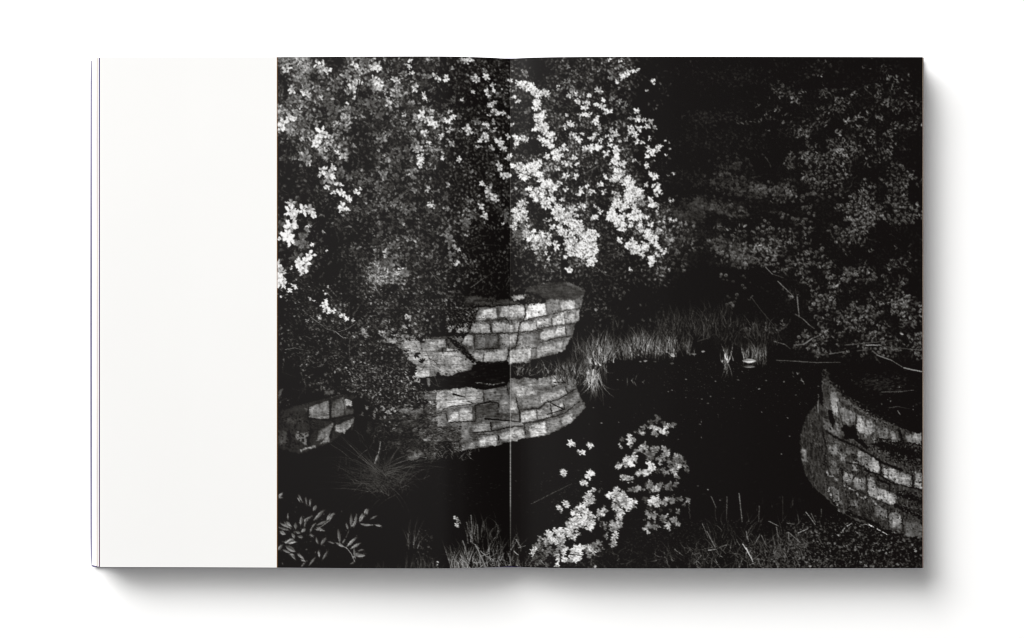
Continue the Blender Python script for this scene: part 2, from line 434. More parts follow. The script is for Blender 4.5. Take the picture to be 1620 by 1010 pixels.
for p, w in (([(515, 490), (850, 525)], (2.6, 1)), ([(1100, 320), (1180, 365), (1262, 400)], (1, 2)), ([(1262, 400), (1100, 450)], (1.8, 1)), ([(1165, 148), (1270, 150)], (1.5, 2.4)), ([(220, 258), (330, 285)], (3, 1)),
             ([(350, 325), (440, 350)], (1.4, .6)), ([(720, 190), (742, 272)], (1.8, 1.4)), ([(805, 288), (842, 430), (850, 525)], (1.5, 3)), ([(882, 540), (897, 640)], (1.8, 1.6)), ([(0, 450), (110, 430), (125, 400), (200, 370), (420, 350)], (1.2, 1)),
             ([(430, 360), (560, 330), (640, 345)], (2.6, 2.2)), ([(645, 350), (650, 385)], (3, 2)), ([(570, 530), (580, 610)], (2.2, 2)), ([(180, 520), (420, 512)], (2, 1.6)), ([(400, 620), (640, 600), (740, 575), (870, 560)], (1.6, 2)), ([(640, 650), (650, 720)], (2, 2)),
             ([(1270, 180), (1290, 260)], (1.8, 1.5)), ([(1130, 350), (1150, 470)], (1.4, 1.4)), ([(1250, 330), (1270, 400)], (1.6, 1.6)), ([(870, 535), (1000, 515), (1130, 475), (1260, 440), (1400, 330)], (2, 1.6)), ([(880, 410), (1040, 385), (1080, 350)], (2.4, 3)),
             ([(1080, 340), (1200, 310), (1290, 260), (1370, 210)], (1.6, 2)), ([(498, 240), (510, 320)], (1.4, 1.6)), ([(420, 360), (430, 500)], (1.2, 1.2)), ([(150, 440), (165, 515)], (2, 1.4)), ([(1000, 410), (1005, 495)], (1, 1)), ([(1150, 190), (1260, 150)], (2, 2)), ([(450, 640), (640, 640)], (1.4, .8))):
    (line if p[0] in ((515, 490), (1100, 320), (1262, 400), (1165, 148), (220, 258)) else crack)(K(p), w[0], w[1], .06)
for p, w in (([(545, 320), (545, 490), (590, 520)], 3), ([(350, 490), (540, 500), (620, 480), (770, 450)], 3), ([(590, 530), (545, 660)], 4), ([(345, 380), (340, 480)], 2.6), ([(370, 590), (340, 700), (350, 740)], 5), ([(780, 330), (800, 470), (770, 560)], 8), ([(160, 600), (170, 700)], 6)):
    crack(M(p), w, w * .9, .05)
poly(R1([(860, 560), (885, 515), (930, 540), (960, 515), (990, 560), (1010, 640), (1040, 650), (1120, 740), (1060, 730), (960, 650), (900, 655), (880, 610)]), .06, 'b', 1.5, .1, 2); poly(R1([(735, 380), (770, 400), (800, 500), (780, 560), (750, 480)]), .05, 'b')
for p, w in (([(720, 580), (830, 650), (1000, 720), (1130, 800), (1240, 870), (1400, 930)], 5), ([(820, 330), (870, 520)], 1.5), ([(990, 430), (985, 560)], 1.5), ([(1200, 830), (1215, 966)], 4), ([(900, 860), (1010, 880), (1100, 930)], 3), ([(1200, 700), (1330, 740), (1580, 800)], 14), ([(1370, 560), (1420, 700)], 6)):
    crack(R1(p), w * .7, w * .7, .05)
for p, w in (([(870, 140), (1000, 200), (1110, 260), (1300, 340)], 1.6), ([(1085, 60), (1095, 250)], 2.5), ([(1200, 60), (1300, 130), (1500, 180), (1580, 200)], 3), ([(1495, 60), (1500, 180)], 4), ([(1270, 370), (1285, 540)], 2.5), ([(1400, 440), (1420, 600)], 2.5), ([(1350, 340), (1580, 450)], 9), ([(1370, 230), (1580, 300)], 12), ([(860, 0), (870, 130)], 2), ([(900, 400), (1200, 520)], 7), ([(1180, 100), (1290, 150), (1290, 220)], 5), ([(1060, 20), (1200, 60)], 4)):
    crack(R2(p), w * .7, w * .7, .05)

for k in range(46): leaf(1303 + rnd.gauss(0, 4), 589 + rnd.gauss(0, 7), rnd.uniform(2, 5), rnd.uniform(.03, .12), mode=0)
# ---- darker weeds and leaves lying over the walls
def scatter_poly(fr, pts, n, f):
    q = fr(pts); X = [p[0] for p in q]; Y = [p[1] for p in q]; k = 0; t = 0
    while k < n and t < n * 20:
        t += 1; x = rnd.uniform(min(X), max(X)); y = rnd.uniform(min(Y), max(Y)); ins = False
        for i in range(len(q)):
            (ax, ay), (bx, by) = q[i], q[i - 1]
            if (ay > y) != (by > y) and x < (bx - ax) * (y - ay) / (by - ay) + ax: ins = not ins
        if ins: f(x, y); k += 1
dk = lambda x, y: leaf(x, y, rnd.uniform(1.6, 4.5), rnd.uniform(.02, .09), mode=0)
md = lambda x, y: leaf(x, y, rnd.uniform(1.4, 3.6), rnd.uniform(.2, .6), mode=0)
mx = lambda x, y: (dk if rnd.random() < .55 else md)(x, y)
scatter_poly(R1, [(700, 640), (1000, 640), (1200, 720), (1580, 740), (1580, 960), (700, 960)], 160, mx)
scatter_poly(R2, [(740, 0), (1580, 0), (1580, 600), (1200, 500), (840, 400)], 260, mx)
scatter_poly(R2, [(1350, 200), (1580, 230), (1580, 460), (1400, 400)], 260, mx)
scatter_poly(R1, [(1180, 640), (1580, 690), (1580, 900), (1380, 880), (1100, 740)], 500, mx)
scatter_poly(R1, [(1180, 640), (1580, 700), (1580, 880), (1380, 850), (1150, 720)], 420, dk)
scatter_poly(J, [(100, 440), (440, 400), (430, 560), (370, 640), (150, 600)], 420, mx)
scatter_poly(J, [(150, 500), (440, 420), (350, 620), (300, 760), (430, 930), (380, 960), (150, 780)], 260, mx)
scatter_poly(J, [(160, 700), (260, 740), (430, 920), (400, 940), (250, 800)], 190, dk)
scatter_poly(I, [(800, 480), (1400, 470), (1500, 720), (1200, 760), (820, 720)], 620, mx)
scatter_poly(I, [(800, 750), (1250, 760), (1310, 960), (1380, 1010), (800, 1010)], 500, mx)
scatter_poly(M, [(1100, 0), (1340, 0), (1400, 180), (1540, 230), (1300, 300), (1000, 300)], 500, mx)
scatter_poly(J, [(380, 380), (640, 340), (640, 420), (400, 440)], 60, mx); scatter_poly(J, [(380, 430), (480, 440), (420, 540), (350, 520)], 90, mx)
scatter_poly(J, [(900, 300), (1080, 340), (1080, 380), (940, 410), (870, 380)], 110, mx)
scatter_poly(M, [(60, 440), (330, 420), (420, 560), (240, 800), (60, 760)], 160, dk)
for (x0, y0, x1, y1) in ((400, 570, 780, 670), (400, 680, 640, 830), (640, 670, 860, 780), (840, 660, 1050, 800), (1000, 600, 1280, 740), (480, 520, 900, 560), (950, 540, 1380, 470)):
    for k in range(60):
        t = rnd.random(); x, y = J([(x0 + (x1 - x0) * t + rnd.uniform(-10, 10), (y0 if rnd.random() < .5 else y1) + rnd.uniform(-14, 14))])[0]
        leaf(x, y, rnd.uniform(1.3, 3), rnd.uniform(.08, .3), mode=0, op=.7)

# ---- blossoms: x y size brightness, placed one by one
BL = open_blossoms = '''
690 124 9 .8;694 127 8 .85;707 124 10 .85;705 128 8 .9;716 109 6 .6;742 95 10 .8;737 98 9 .8;730 95 8 .6;747 95 9 .75;751 122 10 .8;754 127 10 .85;769 122 10 .85;766 112 9 .6;779 135 9 .85;781 142 8 .9;769 144 8 .85;772 151 7 .9;795 140 5 .95;807 125 8 .7;749 146 6 .7;731 159 6 .9;716 162 9 .4;812 152 8 .7;820 159 7 .8;776 166 9 .8;781 162 9 .75;779 176 8 .8;786 179 8 .9;796 178 10 .9;774 182 6 .85;805 184 7 .7;781 193 9 .75;754 193 11 .6;767 196 8 .9;772 199 9 .85;783 203 8 .8;810 196 7 .65;712 178 8 .7;716 186 9 .9;709 193 10 .9;699 188 12 .55;683 196 12 .9;688 199 10 .85;683 181 9 .7;727 186 10 .5;739 203 12 .8;742 210 11 .85;754 211 9 .6;712 208 11 .8;697 218 10 .75;769 215 10 .95;770 219 9 .9;761 221 10 .8;789 223 12 .9;794 231 11 .9;798 235 9 .85;804 215 9 .9;815 215 10 .85;820 220 10 .9;817 226 9 .9;828 218 9 .85;833 221 9 .8;853 218 9 .95;857 220 8 .9;779 233 10 .65;754 233 9 .75;714 228 9 .65;806 247 10 .85;803 249 8 .8;700 252 7 .95;725 253 9 .8;700 243 5 .85;865 248 10 .9;831 117 12 .55;828 112 9 .5;835 174 12 .45;
905 149 9 .75;900 152 8 .7;912 149 7 .7;914 161 10 .8;924 162 9 .85;929 164 9 .8;926 171 9 .85;932 152 7 .75;929 183 10 .9;922 182 8 .8;897 183 6 .75;902 196 10 .8;905 199 8 .85;894 201 9 .85;909 215 9 .85;904 213 7 .8;916 220 9 .85;917 225 7 .85;922 213 7 .7;936 233 10 .95;924 236 9 .75;937 220 8 .8;892 230 8 .85;895 236 9 .9;887 236 7 .7;909 250 8 .8;882 137 5 .8;867 151 11 .5;874 159 12 .45;884 167 11 .4;
790 263 12 .8;810 262 8 .8;796 277 10 .75;801 276 9 .8;805 277 8 .85;762 289 8 .85;765 293 6 .9;772 300 12 .75;774 305 12 .8;781 312 12 .8;786 316 7 .8;761 327 11 .9;766 341 10 .85;769 344 8 .85;748 340 12 .4;734 351 14 .5;739 354 13 .55;735 360 12 .4;707 332 11 .55;683 326 10 .7;709 294 9 .7;705 314 11 .35;710 380 15 .5;714 388 16 .55;704 371 13 .5;708 366 11 .5;715 403 13 .45;722 417 10 .7;724 395 8 .7;734 406 9 .6;825 322 11 .8;830 319 10 .85;820 324 9 .8;830 304 13 .5;817 298 5 .8;906 332 11 .95;912 341 9 .9;889 316 9 .8;894 300 10 .85;882 267 9 .85;885 290 7 .75;895 280 11 .9;911 280 10 .9;921 327 9 .8;919 302 11 .95;916 307 10 .95;929 295 8 .85;874 359 9 .95;892 369 11 .85;870 348 8 .7;863 349 8 .7;939 344 7 .9;894 407 6 .9;868 408 8 .95;864 400 7 .9;900 260 10 .85;894 258 10 .85;912 260 8 .8;798 336 12 .4;803 348 12 .4;796 354 5 .9;790 333 13 .28;821 385 6 .45;880 390 12 1;877 385 9 .95;
511 270 12 .8;521 277 15 .7;527 265 12 .8;506 277 9 .85;518 284 14 .65;526 280 10 .9;536 292 13 .8;528 290 11 .7;516 297 9 .8;531 304 12 .85;541 307 11 .9;551 314 12 .9;565 305 10 .9;571 300 6 .9;567 307 7 .85;553 317 9 .85;541 326 12 .9;539 332 8 .95;548 331 8 .9;462 322 15 .65;460 334 18 .9;466 337 15 .95;465 344 11 .85;479 332 18 .92;492 334 16 .92;488 330 14 .7;496 339 12 .9;460 358 19 .85;457 374 20 .98;459 381 15 .95;441 378 8 .8;443 359 15 .35;489 358 7 .8;485 363 10 .55;478 381 22 .45;480 386 18 .5;512 368 6 .6;517 397 4 .9;493 387 8 .7;489 406 19 .95;485 415 16 .9;474 416 16 .9;470 408 18 .4;440 418 12 .9;606 277 16 .5;608 282 12 .55;540 272 15 .4;666 258 10 .8;664 263 8 .8;654 272 13 .55;677 300 10 .75;656 302 10 .6;682 324 11 .75;608 329 13 .5;640 329 16 .42;644 336 12 .5;625 388 14 .42;600 372 13 .42;613 413 20 .42;616 420 18 .45;484 253 18 .55;488 257 13 .65;548 251 9 .6;540 249 8 .7;639 356 5 .75;627 318 12 .42;560 275 14 .3;552 282 10 .45;573 290 12 .4;585 285 12 .4;600 300 13 .4;654 330 12 .4;620 430 14 .5;
475 423 18 .95;480 428 14 .9;486 424 13 .45;445 445 20 .97;440 440 14 .9;449 450 13 .95;464 452 9 .9;467 455 7 .95;459 460 7 .95;443 425 12 .7;441 430 10 .75;450 430 8 .7;461 424 6 .8;519 454 5 .9;516 465 5 .85;512 460 3 .8;516 487 15 .95;513 482 11 .9;521 494 8 .9;527 492 7 .95;506 504 6 .75;504 501 6 .6;486 507 7 .6;539 501 6 .8;549 504 7 .8;543 499 6 .8;558 507 7 .7;613 425 22 .42;640 432 16 .5;636 428 11 .7;617 440 15 .45;444 470 4 .8;515 475 6 .8;496 476 4 .8;490 473 4 .7;619 439 11 .5;
452 110 16 .75;447 100 12 .6;456 99 11 .55;462 97 11 .5;502 103 12 .8;511 109 15 .7;519 112 13 .75;507 120 14 .55;474 120 13 .6;482 134 17 .5;486 140 13 .55;462 142 13 .65;484 149 16 .75;480 143 12 .6;472 159 16 .5;459 157 14 .5;479 164 13 .6;504 137 9 .6;472 179 14 .6;460 188 14 .85;448 196 18 .88;445 203 12 .85;465 189 12 .85;445 183 11 .6;470 196 14 .45;485 196 14 .4;476 203 12 .45;519 154 16 .4;522 169 19 .38;531 176 18 .42;516 163 14 .38;529 198 16 .36;524 190 14 .36;509 211 17 .85;502 226 16 .88;499 230 11 .9;517 216 11 .9;524 220 11 .7;505 220 12 .8;477 221 9 .7;484 248 18 .6;479 244 11 .6;544 248 12 .65;534 243 8 .7;549 243 10 .55;539 250 9 .6;561 103 12 .8;563 109 10 .85;571 95 13 .55;553 95 13 .5;577 98 11 .5;591 107 15 .78;597 110 9 .8;551 124 13 .6;547 121 11 .6;561 130 12 .7;566 132 13 .8;558 144 16 .65;549 144 13 .6;556 138 10 .7;585 134 11 .6;595 130 13 .9;602 134 11 .85;591 127 10 .8;531 142 13 .45;560 156 8 .75;549 164 6 .9;556 176 13 .45;550 176 12 .5;608 119 12 .4;625 127 11 .8;630 130 9 .7;610 147 9 .7;592 152 15 .45;612 157 8 .75;585 166 18 .42;590 173 15 .45;605 166 15 .4;615 166 12 .7;611 170 10 .6;600 183 15 .4;647 107 8 .8;649 97 8 .85;650 117 8 .9;657 141 12 .75;671 152 9 .85;672 157 8 .85;688 119 9 .85;671 122 9 .6;640 181 8 .7;657 173 11 .38;666 183 12 .85;671 189 13 .75;679 189 12 .7;660 186 12 .6;686 196 12 .8;683 179 9 .7;671 211 10 .75;652 210 10 .6;656 233 14 .6;664 237 12 .65;659 238 11 .6;666 250 11 .75;677 226 8 .75;605 221 14 .55;600 221 12 .5;592 213 13 .4;619 245 14 .42;600 250 12 .4;622 258 12 .4;541 120 8 .6;570 115 9 .7;
964 95 8 .7;980 98 6 .7;977 109 6 .6;966 114 9 .5;970 120 12 .45;965 125 7 .5;975 130 6 .85;986 124 11 .9;984 120 8 .85;991 119 9 .85;995 114 7 .75;1002 113 8 .8;1009 111 6 .7;1033 128 6 .85;1035 134 5 .9;1029 130 4 .6;1023 144 4 .8;946 143 9 .7;950 147 8 .65;932 152 7 .85;931 164 7 .85;943 166 8 .85;954 159 8 .75;954 171 11 .85;951 168 8 .8;964 178 10 .9;958 180 7 .7;932 183 9 .9;943 193 10 .9;948 201 9 .7;945 187 7 .8;1007 177 9 .9;1004 174 5 .85;1011 189 10 .85;1006 190 8 .85;997 188 8 .6;1019 191 7 .7;1029 194 9 .65;1024 201 10 .75;1036 203 8 .6;997 203 11 .9;1002 208 11 .9;1004 214 9 .95;1011 205 11 .9;998 210 8 .85;974 213 10 .8;960 216 9 .85;967 220 10 .85;940 216 11 .9;936 219 8 .85;950 223 9 .9;943 213 8 .85;964 230 8 .9;936 235 12 1;947 235 12 .98;945 230 8 .95;959 244 11 1;975 242 12 .95;974 252 10 .9;975 235 9 .9;974 247 9 .9;1007 225 10 .9;1016 226 9 .9;1028 220 7 .8;1031 240 12 .98;1026 236 9 .95;1033 246 8 .9;1039 238 10 .75;1044 231 8 .85;1023 248 8 .95;1053 223 4 .95;1059 227 4 .7;1060 236 3 .8;1054 247 5 .85;969 157 7 .6;980 161 8 .6;989 169 11 .55;986 174 10 .4;978 166 7 .5;980 224 6 .8;990 222 8 .6;950 207 9 .6;958 203 9 .5;967 207 9 .65;
934 304 9 .95;938 304 9 1;955 304 10 1;950 292 10 .95;957 280 6 .95;955 276 4 .9;960 283 5 .9;942 344 9 .95;936 347 5 .7;950 336 7 .9;942 327 6 .75;947 331 5 .7;1002 289 7 .9;1033 279 12 .98;1029 275 7 .9;1037 280 9 .95;1041 302 12 .98;1041 296 10 .97;1034 294 7 .95;1038 309 7 .9;1047 308 4 .8;1024 263 9 .85;1031 322 12 .97;1029 315 9 .97;1041 326 9 .65;1035 325 10 .9;1023 292 8 .75;1024 344 8 .9;1029 356 10 .8;1060 347 6 .8;1070 348 5 .8;1066 349 4 .8;1050 351 6 .85;1043 351 4 .9;1060 319 4 .9;1065 318 4 .8;1039 336 5 .7;1040 340 4 .8;1065 275 4 .9;1057 278 3 .9;1003 255 6 .7;1011 258 7 .45;1035 254 3 .9;967 267 5 .7;965 261 5 .8;
900 428 11 .95;932 418 9 1;997 427 7 1;1029 416 8 1;980 380 9 .95;989 378 0 0;
904 701 9 .85;901 703 7 .7;934 705 9 .95;922 715 8 .9;890 745 7 .7;1031 676 10 .75;1036 679 8 .75;1048 681 9 .75;1053 678 9 .7;1051 683 7 .7;1038 687 9 .6;1034 686 6 .6;1039 664 8 .45;1030 668 9 .35;1042 662 8 .45;1052 671 6 .5;1064 673 8 .5;1066 670 5 .5;1018 676 6 .55;1014 684 6 .65;1012 681 5 .6;1017 686 5 .6;997 696 8 .8;996 702 7 .8;1002 696 8 .6;996 689 6 .75;980 705 5 .75;985 696 6 .4;1016 708 9 .7;1020 702 6 .6;1014 712 6 .6;1024 715 8 .5;1034 710 10 .6;1038 711 8 .6;1030 720 10 .5;1028 725 9 .55;1023 720 6 .5;999 728 11 .9;1004 723 8 .8;998 734 9 .9;994 733 9 .6;989 735 8 .7;1006 713 6 .6;1003 717 5 .7;991 722 5 .6;979 738 9 .85;975 738 6 .8;1054 715 11 .62;1051 711 8 .6;1049 721 8 .6;1044 727 8 .6;1040 725 6 .55;1058 728 8 .55;1075 723 9 .5;1070 728 10 .6;1078 726 8 .5;1073 737 9 .6;1061 740 7 .45;1068 733 8 .55;1029 736 11 .85;1027 743 10 .85;1023 747 9 .85;1054 747 8 .5;1068 747 9 .6;1085 737 8 .5;1088 743 5 .45;1012 747 9 .7;1031 741 9 .9;439 585 0 0;
1028 745 10 .9;1021 750 9 .85;987 756 10 .75;991 760 7 .7;997 756 7 .7;1010 750 8 .7;976 774 9 .8;972 779 8 .8;963 784 9 .85;969 782 10 .85;981 784 9 .8;984 789 11 .8;992 792 11 .8;1000 797 10 .85;995 802 9 .8;1005 795 8 .85;971 795 8 .7;978 796 8 .6;988 785 8 .8;989 797 10 .85;982 809 9 .8;976 805 9 .7;972 801 6 .7;979 818 8 .65;974 830 10 .75;979 827 9 .75;969 833 8 .7;966 828 7 .75;981 833 6 .6;972 851 8 .75;974 845 7 .7;972 857 6 .7;969 861 8 .6;958 848 6 .6;999 774 11 .5;1010 773 9 .65;1026 769 9 .55;1029 764 8 .6;1038 774 10 .72;1035 771 8 .7;1044 769 9 .55;1061 768 12 .45;1070 764 8 .5;1056 772 8 .45;1033 791 11 .78;1036 796 9 .75;1030 796 7 .75;1043 794 9 .6;1053 794 10 .62;1055 788 7 .65;1064 791 10 .5;1077 789 8 .45;1088 792 7 .6;1083 797 4 .6;1022 790 9 .3;1028 815 9 .6;1035 815 8 .6;1024 813 6 .6;1049 818 9 .55;1051 824 8 .55;1069 825 8 .6;1067 821 7 .5;1072 829 6 .6;1057 830 9 .7;1054 833 6 .6;1028 831 9 .6;1021 835 8 .6;1038 835 8 .6;1034 832 7 .5;1025 841 6 .7;1052 748 9 .45;1067 748 9 .65;1069 752 7 .6;1039 745 8 .3;938 775 7 .7;933 789 9 .75;937 787 7 .7;934 794 7 .7;951 810 10 .7;946 813 8 .7;955 806 7 .65;938 817 8 .75;934 812 6 .75;933 833 11 .9;936 826 9 .85;930 826 9 .85;932 753 12 .95;936 749 8 .9;926 764 6 .85;922 763 7 .8;945 861 9 .6;948 858 7 .6;935 867 9 .7;932 864 7 .65;940 874 8 .65;947 870 7 .5;941 897 5 .8;1072 809 7 .45;954 830 6 .5;956 830 5 .6;949 776 4 .5;1045 806 6 .3;1030 804 7 .3;1060 806 5 .35;
892 748 7 .8;891 744 5 .8;894 751 5 .8;892 753 4 .7;896 799 8 .8;893 795 6 .75;899 801 6 .8;886 805 8 .75;884 801 5 .7;888 809 5 .7;922 800 9 .85;919 804 8 .8;928 796 8 .8;930 782 8 .8;935 791 9 .75;928 786 7 .7;909 810 10 .6;917 810 9 .65;925 817 10 .85;927 808 9 .85;912 825 10 .85;919 824 10 .85;922 828 8 .85;929 826 8 .8;933 837 8 .9;907 832 8 .8;879 840 9 .75;889 838 9 .85;901 836 10 .9;895 842 8 .8;868 845 9 .75;867 841 6 .8;870 850 6 .7;855 853 8 .6;866 858 9 .65;876 856 9 .75;880 858 7 .8;888 849 9 .75;885 845 7 .7;909 851 8 .8;903 845 8 .8;914 845 7 .75;848 864 9 .55;843 872 9 .75;846 868 7 .7;842 877 6 .8;856 866 8 .5;852 870 7 .4;870 872 10 .45;878 876 10 .55;862 878 9 .4;912 871 14 .92;917 866 11 .92;908 869 9 .9;906 882 11 .9;912 884 12 .9;904 878 8 .85;892 874 9 .85;896 868 8 .8;891 884 9 .85;883 885 8 .85;884 880 6 .8;883 894 6 .85;884 890 6 .8;899 888 6 .6;935 871 11 .65;938 864 9 .4;932 878 7 .6;933 899 5 .5;850 893 5 .5;845 890 5 .45;724 823 7 .6;723 830 6 .7;720 819 6 .65;725 833 4 .7;728 826 5 .6;692 889 5 .9;691 893 4 .9;693 898 5 .7;696 901 3 .8;683 849 5 .3'''
'''ribbons: x y radius size brightness count'''
RB = '''821 132 4 8 .85 6;829 132 5 9 .9 7;837 134 6 9 .92 12;844 142 6 9 .92 10;847 147 6 9 .92 9;850 166 6 9 .95 9;843 160 4 8 .95 3;855 186 6 9 .9 9;849 185 4 9 .92 3;858 178 4 8 .95 3;862 199 6 9 .85 10;855 196 6 9 .7 5;869 215 6 9 .93 11;870 228 6 9 .93 9;863 207 5 9 .85 6;864 224 6 9 .9 6;851 204 6 9 .8 6;879 242 6 8 .95 9;884 248 6 9 .9 8;858 148 6 9 .7 6;
823 265 7 9 .75 9;838 263 7 9 .92 14;846 260 5 9 .9 6;852 255 4 8 .85 4;828 276 5 9 .88 6;832 284 5 8 .9 5;846 272 6 9 .9 8;852 279 6 9 .92 10;863 290 8 9 .9 14;871 296 6 9 .9 8;848 309 8 9 .9 14;856 303 7 9 .85 9;851 318 5 8 .9 5;838 300 4 8 .9 3;
865 321 7 10 .92 12;872 316 6 9 .95 8;879 332 8 10 .95 16;886 340 8 10 .97 14;892 344 8 10 .9 12;906 354 8 10 .93 14;900 348 8 10 .85 9;916 368 8 10 .92 14;912 360 8 10 .9 9;926 378 9 10 .92 16;936 385 7 10 .93 10;936 372 7 9 .9 8;905 370 7 9 .85 8;898 382 8 9 .8 10;910 388 10 10 .88 18;922 396 10 10 .92 20;934 398 9 10 .93 16;904 396 7 9 .88 8;936 411 5 9 .95 8;912 402 6 8 .9 6;890 366 6 9 .85 5;883 365 5 8 .8 3;
815 338 5 9 .8 5;821 338 6 10 .8 9;828 345 6 10 .85 9;830 332 5 9 .9 5;820 350 6 10 .7 8;828 356 6 10 .55 8;812 356 6 8 .75 6;824 366 8 12 .5 9;834 370 7 10 .7 9;840 378 6 10 .75 8;846 372 7 9 .85 9;855 376 8 9 .75 10;862 374 6 9 .8 7;848 388 8 10 .65 10;858 390 8 10 .7 10;864 384 6 9 .8 6;832 363 5 8 .85 4;
974 253 6 9 .93 8;980 269 7 9 .93 10;984 261 5 8 .85 4;974 268 4 7 .7 3;989 287 8 10 .95 12;972 282 8 9 .88 10;980 277 6 9 .85 6;1001 304 8 10 .95 12;1011 305 7 9 .95 8;998 296 6 9 .93 6;1003 315 6 9 .95 7;994 317 8 10 .9 10;985 326 8 9 .93 10;975 325 6 9 .93 6;970 331 7 9 .93 8;965 341 6 9 .95 8;979 348 7 10 .97 10;972 344 5 9 .95 4;1002 341 7 9 .93 9;1012 344 6 9 .95 8;1006 335 7 9 .85 8;1011 358 6 8 .85 7;1013 366 4 7 .8 3;989 358 7 9 .97 8;997 358 4 7 .9 3;1014 321 7 8 .6 8;1017 312 5 8 .7 4;1029 375 7 10 .95 9;1034 383 7 10 .97 9;1024 370 6 9 .8 5;1040 368 7 8 .6 8;996 390 8 10 .97 11;1004 398 8 10 .97 11;1000 383 5 9 .9 4;1019 395 6 9 .93 8;1016 404 5 8 .85 5;1033 412 7 9 .93 9;1029 416 4 8 .95 2;1040 406 4 7 .9 3;1041 391 5 8 .93 5;1045 399 4 7 .9 3;1053 398 3 7 .95 2;992 350 6 8 .5 6;998 325 8 8 .75 8;978 312 7 8 .65 7;
935 375 5 9 .93 7;938 388 5 9 .93 7;935 400 5 9 .93 7;937 416 3 9 1 3;990 372 6 6 .35 5;983 402 6 6 .4 6;1020 322 5 7 .6 4;
985 787 9 9 .78 9;910 829 9 9 .8 10;925 822 9 9 .85 8;884 852 10 8 .7 8;858 862 8 8 .55 6;915 875 8 9 .9 8;887 870 9 8 .6 6;1035 793 5 8 .75 3;994 729 5 9 .85 3;980 812 6 8 .6 4;972 838 5 8 .5 4;1030 772 8 7 .4 4;1072 732 7 7 .45 5;930 870 6 8 .45 3;842 885 7 7 .4 5;855 884 8 7 .35 7;
570 512 6 5 .5 5'''
items = []
for tok in BL.replace('\n', '').split(';'):
    v = tok.split()
    if len(v) == 4 and float(v[2]) > 0:
        x, y, d, b = map(float, v); items.append((x, y, d, b))
for tok in RB.replace('\n', '').split(';'):
    v = tok.split()
    if len(v) != 6: continue
    x, y, r, d, b, n = map(float, v)
    for k in range(int(n * 1.15 + .5)):
        items.append((x + rnd.gauss(0, r * .55), y + rnd.gauss(0, r * .55), d * rnd.uniform(.62, .98), b * rnd.uniform(.85, 1.08)))
rnd.shuffle(items)
items.sort(key=lambda i: i[3] + rnd.uniform(-.25, .25))
# ---- tone of the foliage, cell by cell (40 x 32 cells over the picture): how much of it catches light
TM = '''
5452552334335521343444320111110111211231
2543556424535353753524434121111111122131
2534334222333445636446432101111333423432
4525444463533544723655342111112133223212
6423123445545654472535642121111332133332
2364224345445654643457356321111110333421
1334214344443555667735564211110343432231
1256334343333423673455465211221223331332
1236643334222524257456566321122333344231
5724332334263536367344677512223133334334
4321223333343257368446554422111333433131
6511323343222176768842557222343431233112
4621234333442203536751565222233433211323
7611235432542223222242233111111334334232
5312123433543233332211111000011333333231
1235123333433232233311111111111344323443
2332432342221111111111111111111134243342
2224355551111111111111111122222333344323
1323333341111111111111111112221123223334
1313443241111111111111111111111112222333
1023433341111111111111111111111111222333
2111122331111111111111111111111111222233
1111113311111111111111111111111111111122
1111112211111111111111111111111111111111
1111111111111111111111111111111111111111
1111111111111111111111111111111111111111
1111111111111111111111111111111111111111
1111111111111111111111111111111111111111
1111111111111111111111111111111111111112
1111111111111111111111111111111223222222
1111111111111111111111111111122232333333
1111111111111111222211111111122333333332
'''.split()
LV = [.07, .09, .12, .16, .21, .27, .34, .42, .52, .62]
def lev(j, i, c):
    v = int(c)
    if 10 <= i <= 24 and v > 2: v = 2 + (v - 2) * .45          # the blossoms placed by hand carry the tone here
    elif i < 10 and v > 3 and j < 14: v = v * 1.06
    elif i > 24: v = v * .85
    if i < 3 and 8 <= j < 15: v = min(v, 2)
    elif i < 6 and 7 <= j < 10: v = min(v, 3)
    if i >= 22 and j < 9 and i < 27: v = min(v, 1)
    if j >= 19 and c == '1': return .055
    if j >= 19 and i >= 33 and j < 24: return .05
    k = int(v); return LV[k] + (LV[min(k + 1, 9)] - LV[k]) * (v - k)
T = np.array([[lev(j, i, c) for i, c in enumerate((r + '1' * 40)[:40])] for j, r in enumerate(TM)])
# far hedge behind the pond: barely lighter than black
CP = 6.4
nx, ny = int(1024 / CP), int(807 / CP)
def up(T, ny, nx):
    yi = np.clip((np.arange(ny) + .5) * T.shape[0] / ny - .5, 0, T.shape[0] - 1.001); xi = np.clip((np.arange(nx) + .5) * T.shape[1] / nx - .5, 0, T.shape[1] - 1.001)
    y0 = yi.astype(int); x0 = xi.astype(int); fy = (yi - y0)[:, None]; fx = (xi - x0)[None, :]
    return (T[y0][:, x0] * (1 - fx) + T[y0][:, x0 + 1] * fx) * (1 - fy) + (T[y0 + 1][:, x0] * (1 - fx) + T[y0 + 1][:, x0 + 1] * fx) * fy
TB = up(T, ny * 2, nx * 2)
nj = (smooth(ny, nx, 5, 5, 31) - .5) * 2 + (smooth(ny, nx, 2, 2, 32) - .5); ni = (smooth(ny, nx, 5, 5, 33) - .5) * 2 + (smooth(ny, nx, 2, 2, 34) - .5)
jj = np.clip((np.arange(ny)[:, None] + nj * 2.6) * 2, 0, ny * 2 - 1).astype(int); ii = np.clip((np.arange(nx)[None, :] + ni * 2.6) * 2, 0, nx * 2 - 1).astype(int)
jj = np.where(np.arange(ny)[:, None] > ny * .57, np.clip(np.arange(ny)[:, None] * 2 + 0 * jj, 0, ny * 2 - 1), jj)
TU = TB[jj, ii]
bs = .08
big = smooth(ny, nx, 8, 7, 41) * .65 + smooth(ny, nx, 3.5, 3, 42) * .35
TU = np.where(TU > bs, bs + (TU - bs) * (.3 + 1.45 * big ** 1.2), TU)
flow = smooth(CH, CW, 34, 30, 51) * 4.5
rg = np.random.default_rng(3)
